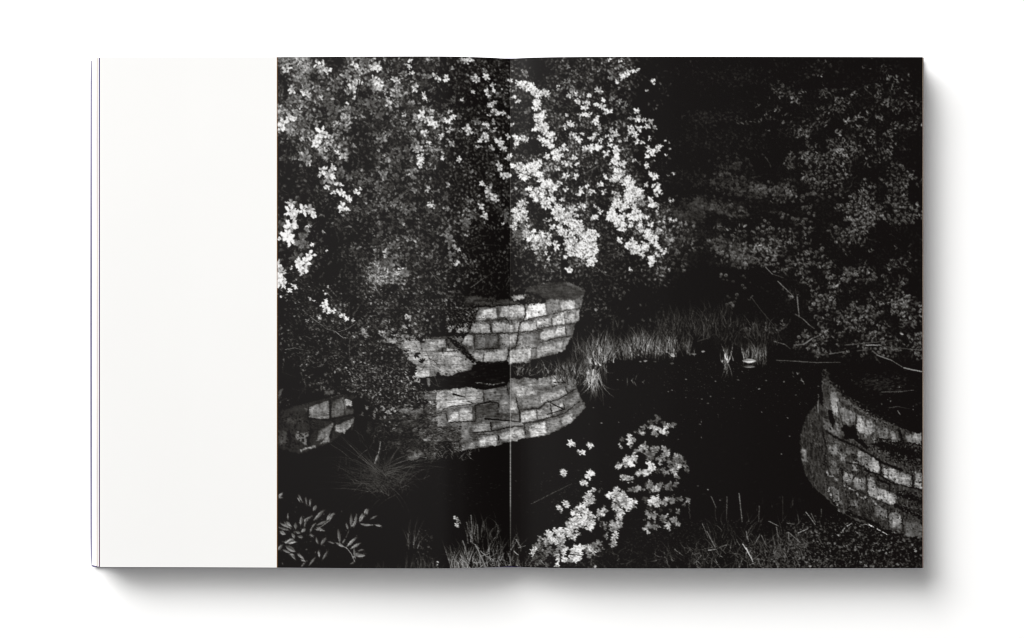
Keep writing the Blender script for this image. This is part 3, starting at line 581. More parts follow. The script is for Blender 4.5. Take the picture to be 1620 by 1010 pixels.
clump = np.kron(rg.random((ny // 2 + 1, nx // 2 + 1)), np.ones((2, 2)))[:ny, :nx]; clump2 = rg.random((ny, nx))
bs = .08
clump4 = np.kron(rg.random((ny // 4 + 1, nx // 4 + 1)), np.ones((4, 4)))[:ny, :nx]
TU = np.minimum(TU, bs) + np.maximum(TU - bs, 0) * (.1 + 1.1 * clump ** 1.6 + .5 * clump2 ** 2 + .75 * clump4 ** 1.5)

def fl(x, y):
    X, Y = P(x, y); return (flow[min(CH - 1, max(0, int(Y))), min(CW - 1, max(0, int(X)))] + rnd.gauss(0, .45)) % math.pi
def kind_at(x, y):
    if y < 640 and x < 690: return 'near'
    if x < 1062: return 'mid'
    if y < 590: return 'far'
    return 'ground'

def fill(passes, lo):
    for p in range(passes):
        sub = cv[int(5 * SS):int((5 + 807) * SS), int(2 * SS):int((2 + 1024) * SS)]
        hh = int(sub.shape[0] / ny); cw_ = CP * SS
        cy = (np.arange(sub.shape[0]) / (sub.shape[0] / ny)).astype(int); cx = (np.arange(sub.shape[1]) / (sub.shape[1] / nx)).astype(int)
        M1 = np.add.reduceat(sub, np.searchsorted(cy, np.arange(ny)), 0); M1 = np.add.reduceat(M1, np.searchsorted(cx, np.arange(nx)), 1)
        M1 /= np.outer(np.bincount(cy, minlength=ny), np.bincount(cx, minlength=nx))
        D = TU - M1
        J_, I_ = np.nonzero(D > lo)
        for j, i in zip(J_, I_):
            d = D[j, i]; t = TU[j, i]
            x = 438 + (i + rnd.uniform(-.1, 1.1)) * CP; y = 91 + (j + rnd.uniform(-.1, 1.1)) * CP
            if T[min(31, int((y - 91) / 25.2)), min(39, int((x - 438) / 25.6))] < .11 and rnd.random() < .6: continue
            k = kind_at(x, y)
            b = min(.85, .12 + t * rnd.uniform(.6, 3.2)) if k != 'far' else min(.26 if x < 1150 and y < 350 else .7, .06 + t * rnd.uniform(.6, 3.6))
            q = rnd.random()
            if k == 'near':
                if d > .06 and q < .14 and y < 440: flower(x, y, rnd.choice((7, 9, 12, 15, 17)) * (1 if y < 260 else .8), min(.58, b * .85), 1, False, 1)
                elif q < .85 or y > 440: leaf(x, y, rnd.choice((1.5, 2, 3, 4, 6, 8) if y < 440 else (1.4, 1.8, 2.5, 3.5, 5)) * rnd.uniform(.8, 1.1), b if y < 440 else min(.8, b * rnd.choice((.8, 1.3))), w=rnd.choice((.3, .4, .5, .6)), ang=fl(x, y))
                else: line([(x, y), (x + rnd.gauss(0, 5), y + rnd.gauss(0, 5))], .8, .5, b, 1)
            elif k == 'mid':
                if d > .05 and q < .06: flower(x, y, rnd.uniform(5, 8), min(.7, b * 1.0), 1, False, 1)
                elif q < .9: leaf(x, y, rnd.choice((1.5, 2, 2.6, 3.5, 5, 6)), b, ang=fl(x, y))
                else: line([(x, y), (x + rnd.gauss(0, 5), y + rnd.gauss(0, 6))], .7, .4, b, 1)
            elif k == 'far':
                if t < .13: leaf(x, y, rnd.uniform(2, 5), rnd.uniform(.10, .19), op=.8)
                elif q < .13 and y > 235: ring(x, y, min(.6, b * 1.0 + .05))
                elif q < .93: leaf(x, y, rnd.choice((1.6, 2.5, 3.5, 5, 6.5)), min(.66, b), w=rnd.choice((.3, .4)), ang=fl(x, y))
                else: leaf(x, y, rnd.uniform(1.5, 2.5), min(.7, b * 1.4))
            else:
                leaf(x, y, rnd.uniform(2, 5), min(.6, b))
# the shaded inner mass of the bushes, a dim grey behind the lit leaves
gl = up(np.clip(TU - .10, 0, .4), CH, CW)[:, :]
sx_ = np.clip(((np.arange(CW) / SS + X0 - 438) / 1024 * (CW - 1)).astype(int), 0, CW - 1); sy_ = np.clip(((np.arange(CH) / SS + Y0 - 91) / 807 * (CH - 1)).astype(int), 0, CH - 1)
gl = gl[sy_][:, sx_] * (ys < 560) * .42 * (.4 + 1.2 * n_blot)
cv[:] = np.maximum(cv, np.where(cv < .12, cv + gl, cv))
fill(5, .02)

for k in range(420):     # shaded blossoms inside the left-hand bush
    x = rnd.uniform(442, 720); y = rnd.uniform(95, 430)
    if T[min(31, int((y - 91) / 25.2)), min(39, int((x - 438) / 25.6))] < .16: continue
    flower(x, y, rnd.choice((8, 10, 12, 15, 17)) * (1 if x < 640 else .75), rnd.uniform(.17, .46), .9)
for x, y, d, b in items:
    soft = y > 660 and x > 830
    flower(x, y, d * (1.42 if soft else 1.3), min(1.12, b * (1.2 if soft else 1.2)) if b > .6 else b)
    if soft and x > 860:
        for k in range(2): flower(x + rnd.gauss(0, 3), y + rnd.gauss(0, 3), d * .85, min(1, b * rnd.uniform(.8, 1.25)), 1, False)
    if rnd.random() < .5:      # a stray petal or bud beside the blossom
        leaf(x + rnd.gauss(0, d * .6), y + rnd.gauss(0, d * .6), rnd.uniform(1.5, 3.5), b * .8)
fill(12, .012)

# dark leaves and gaps breaking up the lit ones
for k in range(2600):
    x = rnd.uniform(438, 1060); y = rnd.uniform(91, 560)
    if T[min(31, int((y - 91) / 25.2)), min(39, int((x - 438) / 25.6))] < .2 or (y > 445 and x > 690): continue
    leaf(x, y, rnd.uniform(1.5, 4.5), rnd.uniform(.03, .12), mode=0, op=.85)
# a dim veil of far leaves on the right
for k in range(5200):
    x = 1050 + 410 * rnd.random() ** .9; y = rnd.uniform(92, 560)
    if x < 1150 and y > 400: continue
    leaf(x, y, rnd.uniform(2, 5.5), rnd.uniform(.09, .17) * (1 if x < 1180 else .75), op=.7)

for cx, cy, rx, ry, n, b in ((1130, 118, 60, 22, 420, .17), (1180, 122, 40, 16, 220, .19), (1150, 170, 50, 12, 120, .14), (1112, 188, 34, 12, 260, .22), (1150, 185, 30, 8, 110, .2), (1095, 215, 34, 14, 200, .18), (1135, 228, 44, 16, 260, .19), (1185, 225, 40, 20, 260, .2), (1160, 262, 26, 12, 170, .24), (1150, 285, 24, 18, 220, .27),
        (1170, 292, 20, 10, 100, .3), (1075, 280, 28, 12, 160, .2), (1105, 290, 24, 14, 120, .21), (1098, 325, 28, 16, 230, .23), (1092, 345, 22, 12, 120, .24), (1148, 330, 24, 12, 180, .3), (1125, 332, 14, 8, 60, .3), (1178, 337, 8, 8, 30, .3), (1100, 372, 30, 16, 220, .2), (1080, 395, 24, 12, 90, .17), (1140, 388, 20, 14, 170, .33), (1165, 400, 22, 14, 170, .36), (1180, 412, 20, 10, 90, .38),
        (1188, 305, 26, 10, 160, .3), (1205, 298, 16, 10, 90, .34), (1235, 300, 14, 12, 90, .34), (1240, 100, 30, 8, 60, .18), (1290, 110, 26, 12, 90, .24), (1025, 440, 60, 20, 160, .13), (960, 410, 20, 22, 120, .2), (975, 385, 16, 14, 60, .2), (945, 365, 16, 16, 70, .17)):
    for k in range(int(n * 1.1)):
        x = cx + rnd.gauss(0, rx * .6); y = cy + rnd.gauss(0, ry * .6); bb = b * rnd.uniform(.45, 1.45)
        if rnd.random() < .2 and b > .22: ring(x, y, bb)
        else: leaf(x, y, rnd.choice((1.5, 2, 3, 4, 5)), bb, ang=fl(x, y), op=.85)
# twigs that carry the sprays
for k in range(150):
    x = rnd.uniform(445, 1000); y = rnd.uniform(95, 420); a = rnd.gauss(1.0, .5); pts = [(x, y)]
    for i in range(5): x += math.cos(a) * 6; y += math.sin(a) * 6; a += rnd.gauss(0, .18); pts.append((x, y))
    line(pts, 1.1, .5, rnd.choice((.03, .03, .05, .22, .3)), 0, .8)
for k in range(110):
    x = rnd.uniform(445, 690); y = rnd.uniform(450, 640); a = rnd.choice((.6, 2.6, 1.5, -.4)) + rnd.gauss(0, .4); pts = [(x, y)]
    for i in range(5): x += math.cos(a) * 5; y += math.sin(a) * 5; a += rnd.gauss(0, .2); pts.append((x, y))
    line(pts, 1.0, .5, rnd.choice((.03, .2, .3, .42)), 0, .8)
for k in range(70):
    x = rnd.uniform(1190, 1440); y = rnd.uniform(120, 560); a = rnd.choice((-.3, .2, .7)) + rnd.gauss(0, .3); pts = [(x, y)]
    for i in range(5): x += math.cos(a) * 6; y += math.sin(a) * 6; a += rnd.gauss(0, .2); pts.append((x, y))
    line(pts, 1.2, .6, rnd.choice((.03, .14, .2, .3)), 0, .8)
# ragged edges everywhere: push the strokes about by a pixel or so
def ragged(c, amp, cell, seed, keep=None):
    dx = (smooth(CH, CW, cell, cell, seed) - .5) * 2 * amp * SS; dy = (smooth(CH, CW, cell, cell, seed + 1) - .5) * 2 * amp * SS
    yy = np.clip(np.arange(CH)[:, None] + dy, 0, CH - 1.01); xx = np.clip(np.arange(CW)[None, :] + dx, 0, CW - 1.01)
    iy = yy.astype(int); ix = xx.astype(int)
    fy = yy - iy; fx = xx - ix
    return (c[iy, ix] * (1 - fx) + c[iy, ix + 1] * fx) * (1 - fy) + (c[iy + 1, ix] * (1 - fx) + c[iy + 1, ix + 1] * fx) * fy
wall = (smooth(CH, CW, 1, 1, 1) * 0)
def wmask(x0, y0, x1, y1):
    a, b_ = P(x0, y0); c, d = P(x1, y1); wall[int(b_):int(d), int(a):int(c)] = 1
wmask(700, 478, 925, 715); wmask(640, 535, 760, 600); wmask(480, 630, 560, 712); wmask(1265, 640, 1462, 840); wmask(660, 600, 760, 700)
cr = ragged(ragged(cv, 1.25, 3.0, 71), .6, 1.7, 81)
cv = cr * (1 - wall) + cv * wall

# sprigs of paired leaves on the right-hand bush
def sprig(x, y, ang, n, L, b):
    a = math.radians(ang)
    for k in range(n):
        px, py = x + math.cos(a) * k * L * .62, y - math.sin(a) * k * L * .62
        px += rnd.gauss(0, 1.1); py += rnd.gauss(0, 1.1)
        for s in (-1, 1):
            if rnd.random() < .25: continue
            la = a + s * rnd.uniform(.2, 1.2)
            leaf(px + math.cos(la) * L * .45, py - math.sin(la) * L * .45, L * rnd.uniform(.6, 1.35), b * rnd.uniform(.5, 1.3), w=rnd.choice((.3, .4)), ang=(-la) % math.pi)
for t in '''1166 194 10 3 6 .5;1178 195 30 3 6 .55;1190 192 0 2 6 .5;1196 172 60 3 5 .45;1220 141 -45 4 5 .4;1228 150 -30 3 5 .42;1262 148 20 4 5 .5;1256 157 20 4 5 .4;1304 148 60 3 5 .5;1338 158 30 4 5 .38;1352 152 10 3 5 .4;1404 130 70 3 6 .5;1416 128 60 2 6 .5;1364 110 60 3 5 .35;1392 107 20 3 5 .4;1275 230 -30 5 5 .45;1288 228 -20 4 5 .42;1264 252 5 5 5 .5;1278 250 10 5 5 .5;1248 267 40 3 5 .45;1290 254 -10 3 5 .4;1320 209 -10 3 7 .5;1308 222 -50 3 5 .4;1342 230 -30 4 6 .5;1322 240 -30 3 6 .6;1340 190 10 6 5 .5;1332 193 0 4 6 .5;1354 186 20 4 5 .5;1366 188 -30 4 5 .42;1402 213 60 3 6 .48;1412 160 -10 5 5 .38;1386 155 60 2 7 .42;1208 191 60 4 5 .4;1218 192 50 3 5 .42;1244 198 30 3 5 .35;1390 260 50 3 5 .4;1380 258 40 3 5 .35;1400 255 60 2 5 .35;
1130 360 10 3 6 .5;1144 362 10 3 6 .5;1158 370 30 3 7 .5;1166 366 60 3 6 .48;1175 360 70 2 7 .5;1196 395 60 3 7 .72;1208 398 30 3 7 .65;1218 397 10 3 7 .6;1226 392 40 3 6 .55;1204 406 -20 3 6 .5;1186 404 -60 3 6 .45;1200 412 -45 3 6 .45;1330 330 80 3 5 .5;1352 322 20 3 5 .5;1404 318 -30 3 6 .42;1448 322 -20 3 6 .5;1446 334 60 3 6 .45;1318 458 60 2 7 .7;1304 476 50 3 6 .5;1310 482 -20 3 6 .55;1332 500 -160 4 6 .5;1336 506 -150 4 6 .45;1345 497 60 3 6 .45;1350 480 -60 3 6 .5;1385 474 -20 4 6 .5;1400 478 -10 3 6 .45;1408 490 -40 3 5 .6;1425 482 0 3 5 .45;1404 432 60 3 6 .5;1396 436 -60 3 5 .5;1280 492 50 3 6 .5;1288 500 -30 3 6 .4;1296 510 -60 3 6 .4;1300 524 0 3 6 .5;1308 530 10 4 6 .45;1424 526 -60 1 8 .75;1444 500 -50 3 6 .4;1440 516 10 3 6 .42;1368 500 60 2 6 .5;1260 470 -10 2 5 .4;1186 475 70 3 5 .35;1262 598 60 2 6 .6;1256 597 120 2 6 .5;1264 602 20 2 6 .5'''.replace('\n', '').split(';'):
    v = list(map(float, t.split())); sprig(v[0], v[1], v[2], int(v[3]), v[4], v[5])
for k in range(120):
    x, y = rnd.choice(((1225, 150), (1260, 155), (1250, 170), (1345, 150), (1360, 185), (1340, 165), (1215, 195), (1250, 195), (1290, 190), (1345, 192), (1400, 120), (1380, 105), (1420, 155), (1290, 230), (1310, 240), (1345, 230), (1275, 255), (1325, 250), (1370, 250), (1400, 235), (1400, 250), (1210, 255), (1440, 200), (1430, 235), (1300, 110), (1385, 400), (1430, 400), (1440, 390), (1400, 420), (1340, 480), (1380, 490), (1330, 470), (1300, 430), (1290, 450), (1240, 430), (1345, 510), (1310, 520), (1400, 510), (1440, 480), (1270, 530), (1250, 520), (1215, 530), (1195, 525)))
    sprig(x + rnd.gauss(0, 11), y + rnd.gauss(0, 8), rnd.choice((10, 40, 70, -20, 160, 120)) + rnd.gauss(0, 12), rnd.randint(2, 4), rnd.uniform(3.5, 6.5), rnd.uniform(.25, .58))
for k in range(230):
    cx, cy = rnd.choice(((1200, 372), (1212, 360), (1222, 375), (1240, 345), (1256, 350), (1265, 365), (1258, 382), (1284, 340), (1280, 352), (1275, 290), (1288, 308), (1246, 305), (1210, 296), (1196, 300), (1320, 312), (1345, 325), (1380, 335), (1370, 352), (1318, 362), (1335, 350), (1348, 368), (1300, 285), (1345, 435), (1260, 430), (1270, 445), (1145, 436), (1170, 455), (1185, 440), (1155, 470), (1160, 478), (1410, 305), (1420, 350), (1360, 285), (1300, 395), (1278, 398), (1425, 450), (1380, 440), (1250, 420), (1240, 415), (1215, 415)))
    ring(cx + rnd.gauss(0, 6), cy + rnd.gauss(0, 5), rnd.uniform(.28, .5))

# twigs
TW = '''.45 1.3|492 502 504 512 516 520 530 525 543 535
.4 1.2|478 490 487 498
.4 1|562 512 548 520 535 525
.35 1|451 553 465 551 480 553
.35 .9|553 535 553 560 558 583
.35 1|610 328 630 313 655 296
.3 .8|447 301 455 306 458 314
.35 1|564 418 580 425 592 434 604 446
.35 1|680 430 697 450
.35 .8|738 220 745 205 752 188
.38 .8|745 455 765 440 783 430
.4 1|828 448 838 437 848 435 852 446
.35 .9|806 440 800 452
.35 .8|742 394 760 387 795 388
.4 1|925 275 938 267 948 262
.3 .8|943 423 955 434 970 437 982 434
.3 .8|1258 456 1262 485 1264 500
.55 2.2|1261 470 1264 500
.45 1.8|1258 497 1270 505 1280 514 1288 520
.4 1.6|1230 445 1245 460 1256 470
.42 1.6|1211 423 1222 433 1240 440
.3 1|1188 470 1203 490 1226 517 1236 538
.45 1.4|1224 540 1243 545 1250 552
.5 2|1256 546 1272 545 1285 536 1298 530
.5 1.8|1312 560 1336 556
.45 1.3|1228 570 1255 571 1290 574 1330 573
.4 1|1292 570 1293 563 1310 561
.5 2|1370 546 1394 546
.45 1.6|1394 548 1440 552 1456 554
.5 2|1380 555 1390 562 1410 570 1430 582
.6 2.4|1430 582 1445 585 1459 588
.4 1.2|1395 620 1425 619 1445 617
.45 1|1406 645 1420 644 1440 647
.45 1.8|1420 650 1424 656
.4 1|1355 555 1378 553 
.35 .9|1236 520 1246 515
.4 1|1440 497 1448 510
.3 .8|1103 540 1118 535 1130 528
.35 1.2|1336 546 1400 541 1418 538
.5 1.6|596 727 599 713 602 697
.55 2|593 732 596 720
.3 .8|522 702 540 715 560 730
.5 1|560 660 556 680'''
for l in TW.split('\n'):
    h, p = l.split('|'); b, w = map(float, h.split()); p = list(map(float, p.split()))
    if p[0] > 1180: b *= .82
    for k in range(2, len(p) - 2): p[k] += rnd.gauss(0, .8)
    line(list(zip(p[::2], p[1::2])), w, w * .6, b, 1, 1, .3)
# dark fronds hanging over the pale lower wall
for cx, cy in ((652, 522), (662, 540), (640, 512), (625, 530), (655, 560), (700, 505), (690, 530), (716, 520), (675, 500), (668, 575), (650, 585)):
    a0 = rnd.uniform(0, 6)
    for k in range(rnd.randint(4, 6)):
        a = a0 + k * .42 + rnd.gauss(0, .1); L = rnd.uniform(6, 12)
        leaf(cx + math.cos(a) * L * .55, cy + math.sin(a) * L * .55, L, rnd.uniform(.03, .09), w=.3, ang=a % math.pi, mode=0)
for x0, y0, x1, y1, b in ((567, 128, 562, 162, .04), (572, 125, 565, 158, .03), (615, 320, 640, 300, .04), (610, 329, 650, 296, .3)):
    line([(x0, y0), (x1, y1)], 1.3, 1, b)

# ---- reeds and grass
def tuft(x0, x1, y, n, Lm, b, w=1.0, spread=.28, mirror=0, yj=3):
    for k in range(n):
        x = rnd.uniform(x0, x1); L = rnd.uniform(.45, 1.1) * Lm; a = rnd.gauss(0, spread); yy = y + rnd.uniform(-yj, yj)
        bb = b * rnd.uniform(.45, 1.2) if rnd.random() < .72 else .08; bd = rnd.gauss(0, .45)
        blade(x, yy, a, L, w * rnd.uniform(.7, 1.2), min(.85, bb), bd)
        if mirror and rnd.random() < .6:
            blade(x, yy + 2, math.pi - a, L * mirror, w * .9, bb * .7, -bd)
tuft(928, 972, 566, 110, 46, .62, 1.1, .25, 0, 8); tuft(925, 960, 575, 60, 34, .65, 1.1, .3, 1.0, 5)
tuft(960, 1000, 562, 130, 36, .5, 1, .25, 0, 8); tuft(995, 1070, 556, 260, 42, .55, 1, .25, .2, 7); tuft(1060, 1092, 552, 45, 28, .4, 1, .3, .2, 4)
tuft(963, 985, 520, 18, 26, .3, .9, .3); tuft(1040, 1130, 522, 260, 36, .28, .9, .35, 0, 16); tuft(1110, 1160, 500, 60, 26, .2, .9, .4, 0, 14); tuft(1130, 1230, 530, 200, 30, .28, .9, .4, 0, 18)
tuft(1176, 1213, 566, 90, 28, .5, 1.1, .2, .5, 4); tuft(1141, 1160, 572, 22, 27, .75, 1.3, .22, .95, 2); tuft(1080, 1100, 560, 12, 22, .45, 1.1, .2)
tuft(880, 925, 600, 110, 38, .42, 1, .45, 0, 10); tuft(815, 905, 588, 120, 20, .42, 1, .5, 0, 8); tuft(905, 935, 560, 60, 34, .4, 1, .35, 0, 12); tuft(895, 925, 590, 40, 28, .45, 1, .5)
for k in range(46):
    x = rnd.uniform(928, 950); blade(x, 590 + rnd.uniform(-6, 6), math.pi + rnd.gauss(0, .25), rnd.uniform(20, 52), 1.2, rnd.uniform(.3, .75), rnd.gauss(0, .5))
for x, y, a, L in ((992, 598, 3.1, 14), (999, 602, 2.5, 8), (999, 602, .6, 6), (1003, 604, 2.6, 9), (1005, 600, .3, 8), (1016, 604, 2.4, 5), (1017, 604, .7, 5)):
    blade(x, y, a, L, 1.2, .4, .1)
# the big sedge with long arching blades
for k in range(420):
    a = rnd.gauss(0, .95); L = rnd.uniform(25, 105) * (.5 + .5 * abs(math.sin(a)) if abs(a) < 1.6 else .8)
    x = 606 + rnd.gauss(0, 17); y = 766 + rnd.gauss(0, 9)
    blade(x, y, a, L, .9, rnd.choice((.07, .1, .16, .22, .3)) * rnd.uniform(.8, 1.15), .55 * (1 if a > 0 else -1) * rnd.random() + rnd.gauss(0, .12), .75)
for x, y, a, L, bd, b in ((600, 745, -.86, 118, -.1, .3), (602, 748, -.78, 100, -.05, .26), (604, 752, -1.25, 110, -.5, .2), (606, 756, -1.2, 80, -.3, .26), (606, 742, 1.05, 125, .45, .28), (612, 745, 1.2, 110, .3, .3), (620, 740, 1.35, 105, .35, .26), (610, 748, 1.5, 70, .75, .24), (612, 750, 1.7, 62, .5, .26), (600, 755, 2.5, 50, 0, .15), (590, 752, -1.5, 100, -.4, .18), (600, 750, -1.0, 120, -.75, .2), (615, 735, .55, 55, .2, .25), (600, 735, .12, 40, .05, .22), (595, 735, -.3, 45, -.1, .2)):
    for k in range(3): blade(x + rnd.gauss(0, 4), y + rnd.gauss(0, 4), a + rnd.gauss(0, .06), L * rnd.uniform(.85, 1.05), .9, b, bd + rnd.gauss(0, .05), .9)
for k in range(260): leaf(606 + rnd.gauss(0, 24), 748 + rnd.gauss(0, 13), rnd.uniform(1.5, 4), rnd.uniform(.12, .3))
for k in range(40): blade(rnd.uniform(520, 700), rnd.uniform(700, 760), rnd.gauss(0, .9), rnd.uniform(20, 50), .8, rnd.uniform(.1, .3), rnd.gauss(0, .3), .8)
# grass standing in the shallows
tuft(670, 760, 716, 90, 16, .4, .9, .7, 0, 12); tuft(570, 620, 700, 40, 24, .3, .9, .8, 0, 18)
# grasses along the near bank
tuft(560, 700, 902, 60, 16, .25, 1, .5, 0, 4); tuft(712, 742, 900, 110, 46, .5, 1.2, .18, 0, 4); tuft(735, 812, 900, 150, 38, .5, 1.4, .5, 0, 12); tuft(738, 790, 850, 55, 34, .42, 1.2, .22, 0, 10); tuft(640, 690, 898, 60, 26, .3, 1.1, .2, 0, 4)
tuft(643, 668, 862, 26, 40, .36, 1.1, .2, 0, 10); tuft(765, 830, 868, 30, 36, .34, 1, .35, 0, 10); tuft(805, 850, 900, 40, 30, .36, 1.2, .6, 0, 8)
for x0, y0, x1, y1, b, w in ((752, 862, 770, 900, .5, 2.4), (760, 872, 778, 888, .5, 1.8), (732, 855, 741, 884, .45, 1.8), (716, 900, 712, 862, .4, 1.5), (758, 868, 745, 856, .4, 1.6), (750, 890, 762, 890, .5, 1.6), (760, 880, 775, 876, .5, 1.5), (808, 872, 818, 855, .4, 1.5), (816, 855, 824, 868, .45, 1.5), (820, 868, 832, 864, .45, 1.3), (813, 874, 820, 880, .5, 2.2), (855, 886, 868, 900, .45, 1.6), (720, 882, 727, 870, .45, 1.2), (770, 875, 776, 860, .5, 1.3), (792, 888, 797, 876, .5, 1.5), (804, 878, 809, 898, .5, 1.4), (745, 815, 747, 850, .45, 1.6), (755, 830, 757, 860, .4, 1.3), (738, 826, 744, 850, .4, 1.4), (710, 880, 712, 895, .3, 1.2)):
    line([(x0, y0), (x1, y1)], w, w * .5, b, 1)
for k in range(70):
    x = rnd.uniform(655, 685); y = rnd.uniform(835, 885); leaf(x, y, rnd.uniform(1.5, 4), rnd.uniform(.2, .42))
for k in range(1500):
    x = rnd.uniform(930, 1250); t = (x - 930) / 320; y = rnd.uniform(835 - 12 * (x > 1040), 898)
    if x < 1080 and y < 840 + 30 * (1040 - x) / 110 * (x < 1040): continue
    leaf(x, y, rnd.uniform(1.5, 4.5), rnd.uniform(.12, .36), w=.3, ang=math.radians(rnd.gauss(165, 45)), op=.8)
for k in range(700):
    x = rnd.uniform(985, 1120); y = rnd.uniform(820, 895); leaf(x, y, rnd.uniform(2, 5), rnd.uniform(.12, .3), w=.3, ang=math.radians(rnd.gauss(160, 30)), op=.7)
tuft(1100, 1310, 890, 300, 34, .42, 1, .7, 0, 30); tuft(930, 1120, 896, 130, 24, .3, 1, .9, 0, 22); tuft(1120, 1300, 850, 120, 34, .28, .9, .4, 0, 28); tuft(1180, 1290, 868, 90, 26, .36, 1.1, .7, 0, 16); tuft(1050, 1140, 880, 50, 26, .3, 1, .5, 0, 14); tuft(1195, 1290, 800, 30, 26, .2, .8, .12, 0, 8)
for x0, y0, x1, y1, b, w in ((1125, 785, 1133, 803, .4, 1.2), (1169, 780, 1174, 825, .55, 1.4), (1150, 785, 1149, 823, .4, .9), (1111, 828, 1120, 850, .45, 1.2), (1118, 840, 1131, 865, .55, 1.4), (1090, 795, 1091, 820, .4, 1.2), (1180, 840, 1184, 856, .5, 1.2), (1068, 868, 1079, 878, .5, 1.5), (1099, 890, 1108, 878, .5, 1.5), (1175, 860, 1190, 885, .6, 1.6), (1120, 870, 1132, 868, .5, 1.6), (1052, 880, 1060, 898, .4, 1.2), (1180, 866, 1191, 888, .6, 1.8), (1375, 830, 1403, 845, .8, 1.7), (1352, 835, 1368, 829, .5, 1.8), (1368, 829, 1376, 831, .6, 1.6), (1340, 832, 1348, 827, .6, 1.5), (1331, 842, 1336, 835, .6, 1.8), (1262, 843, 1278, 836, .55, 1.5), (1247, 842, 1248, 856, .55, 1.5), (1248, 842, 1266, 858, .45, 1.3), (1202, 845, 1194, 860, .45, 1.2), (1204, 846, 1212, 862, .4, 1.2), (1216, 824, 1232, 832, .45, 1.4), (1228, 833, 1231, 850, .45, 1.3), (1245, 827, 1256, 829, .45, 1.4), (1275, 810, 1290, 830, .5, 1.3), (1283, 812, 1290, 826, .45, 1.2), (1201, 800, 1200, 825, .4, 1.4), (1238, 785, 1238, 822, .25, 1.2), (1299, 805, 1299, 818, .5, .9), (1357, 870, 1362, 882, .55, 1.5), (1280, 895, 1290, 896, .7, 2), (1350, 838, 1358, 844, .5, 1.5)):
    line([(x0, y0), (x1, y1)], w, w * .6, b, 1, 1, .2)
# leaf litter in the near right corner
for k in range(1500):
    x = rnd.uniform(1275, 1462); y = rnd.uniform(832, 902)
    if y < 850 and (x > 1400 or x < 1300): continue
    b = rnd.choice((.04, .06, .06, .1, .13, .2, .3, .5)) * rnd.uniform(.8, 1.15)
    leaf(x, y, rnd.uniform(1.8, 5.5) * (1.3 if b < .3 else .8), b, mode=(1 if b > .15 else 0), op=.85)
for k in range(60):
    x = rnd.uniform(1285, 1458); y = rnd.uniform(840, 898); leaf(x, y, rnd.uniform(3, 7), rnd.uniform(.3, .6), op=.8)
for x, y, d, b in ((1448, 871, 7, .6), (1308, 885, 8, .4), (1326, 846, 4, .8), (1443, 862, 5, .6), (1370, 895, 6, .5), (1280, 885, 4, .6), (1320, 860, 4, .6), (1402, 875, 5, .5), (1350, 855, 8, .35), (1420, 893, 5, .5), (1361, 889, 5, .6)):
    flower(x, y, d, b, 1, False, 1)
# mossy top of the right wall
for k in range(900):
    x = rnd.uniform(1310, 1459); y = rnd.uniform(585, 680)
    if y > 600 + (x - 1310) * .62 + 22: continue
    leaf(x, y, rnd.uniform(2, 8), rnd.uniform(.09, .3) * (1 if rnd.random() < .5 else .6), w=.3, ang=math.radians(rnd.gauss(174, 14)), op=.55)
for k in range(420):
    x = rnd.gauss(1395, 22); y = rnd.gauss(608, 8) + (x - 1395) * .05; leaf(x, y, rnd.choice((3, 5, 8)), rnd.uniform(.14, .34), w=.3, ang=math.radians(rnd.gauss(172, 8)), op=.5)
for k in range(300):
    t = rnd.random(); x = 1330 + 110 * t + rnd.gauss(0, 8); y = 630 + 48 * t + rnd.gauss(0, 4); leaf(x, y, rnd.choice((3, 5)), rnd.uniform(.12, .28), w=.3, ang=math.radians(rnd.gauss(20, 8)), op=.5)
for k in range(60): leaf(rnd.uniform(1340, 1458), rnd.uniform(590, 670), rnd.uniform(1.2, 3), rnd.uniform(.35, .7))
# petals and duckweed adrift on the black water
for k in range(1500):     # dim mirror of the far bushes
    x = rnd.uniform(930, 1290); y = rnd.uniform(575, 760)
    if n_blot[int((y - Y0) * SS), int((x - X0) * SS)] < .5: continue
    leaf(x, y, rnd.choice((2, 3, 5, 7)), rnd.uniform(.08, .15), w=.3, ang=math.radians(rnd.gauss(177, 8)), op=.7)
for k in range(700):
    x = rnd.uniform(1000, 1300); y = 570 + abs(rnd.gauss(0, 1)) * 55
    if y > 690 or x > 1295: continue
    if x < 1050 and rnd.random() < .7: continue
    leaf(x, y, rnd.uniform(1, 2), rnd.uniform(.12, .4), w=.5, ang=0)
for t in '1174 588;1132 603;1085 600;1057 620;1272 607;1110 631;1124 627;1161 630;1205 652;1246 661;1265 639;1107 671;1172 641;1201 615;1223 641;1290 647;1240 604;1212 602;1259 625;1085 629;1120 638;1051 609;965 644;939 645;932 671;952 669;980 668;1295 611;1249 690;1236 718;1105 768;1139 791;1120 774;1050 696;1073 695;1063 617;977 601;985 602;1168 601'.split(';'):
    x, y = map(float, t.split()); leaf(x, y, rnd.uniform(2.2, 4.2), rnd.uniform(.5, .85), w=.4, ang=0)
for x, y, L, w, b in ((1185, 571, 24, .3, .9), (1185, 580, 22, .2, .6), (1064, 562, 9, .6, .8), (1021, 571, 8, .4, .7), (1013, 572, 5, .4, .7), (1097, 560, 11, .3, .6), (1112, 556, 6, .5, .8), (1063, 575, 7, .5, .4), (1036, 572, 6, .3, .4)):
    leaf(x, y, L, b, w=w, ang=(.5 if x in (1064,) else 0), mode=0)
for k in range(260):     # ripples and submerged stalks
    x = rnd.uniform(810, 1280); y = rnd.uniform(700, 840); leaf(x, y, rnd.uniform(4, 12), rnd.uniform(.11, .19), w=.3, ang=math.radians(rnd.gauss(172, 6)), op=.6)
for k in range(500):
    x = rnd.gauss(905, 26); y = rnd.gauss(790, 32); leaf(x, y, rnd.uniform(1.5, 4), rnd.uniform(.14, .38), w=.3, ang=math.radians(rnd.gauss(165, 25)), op=.8)
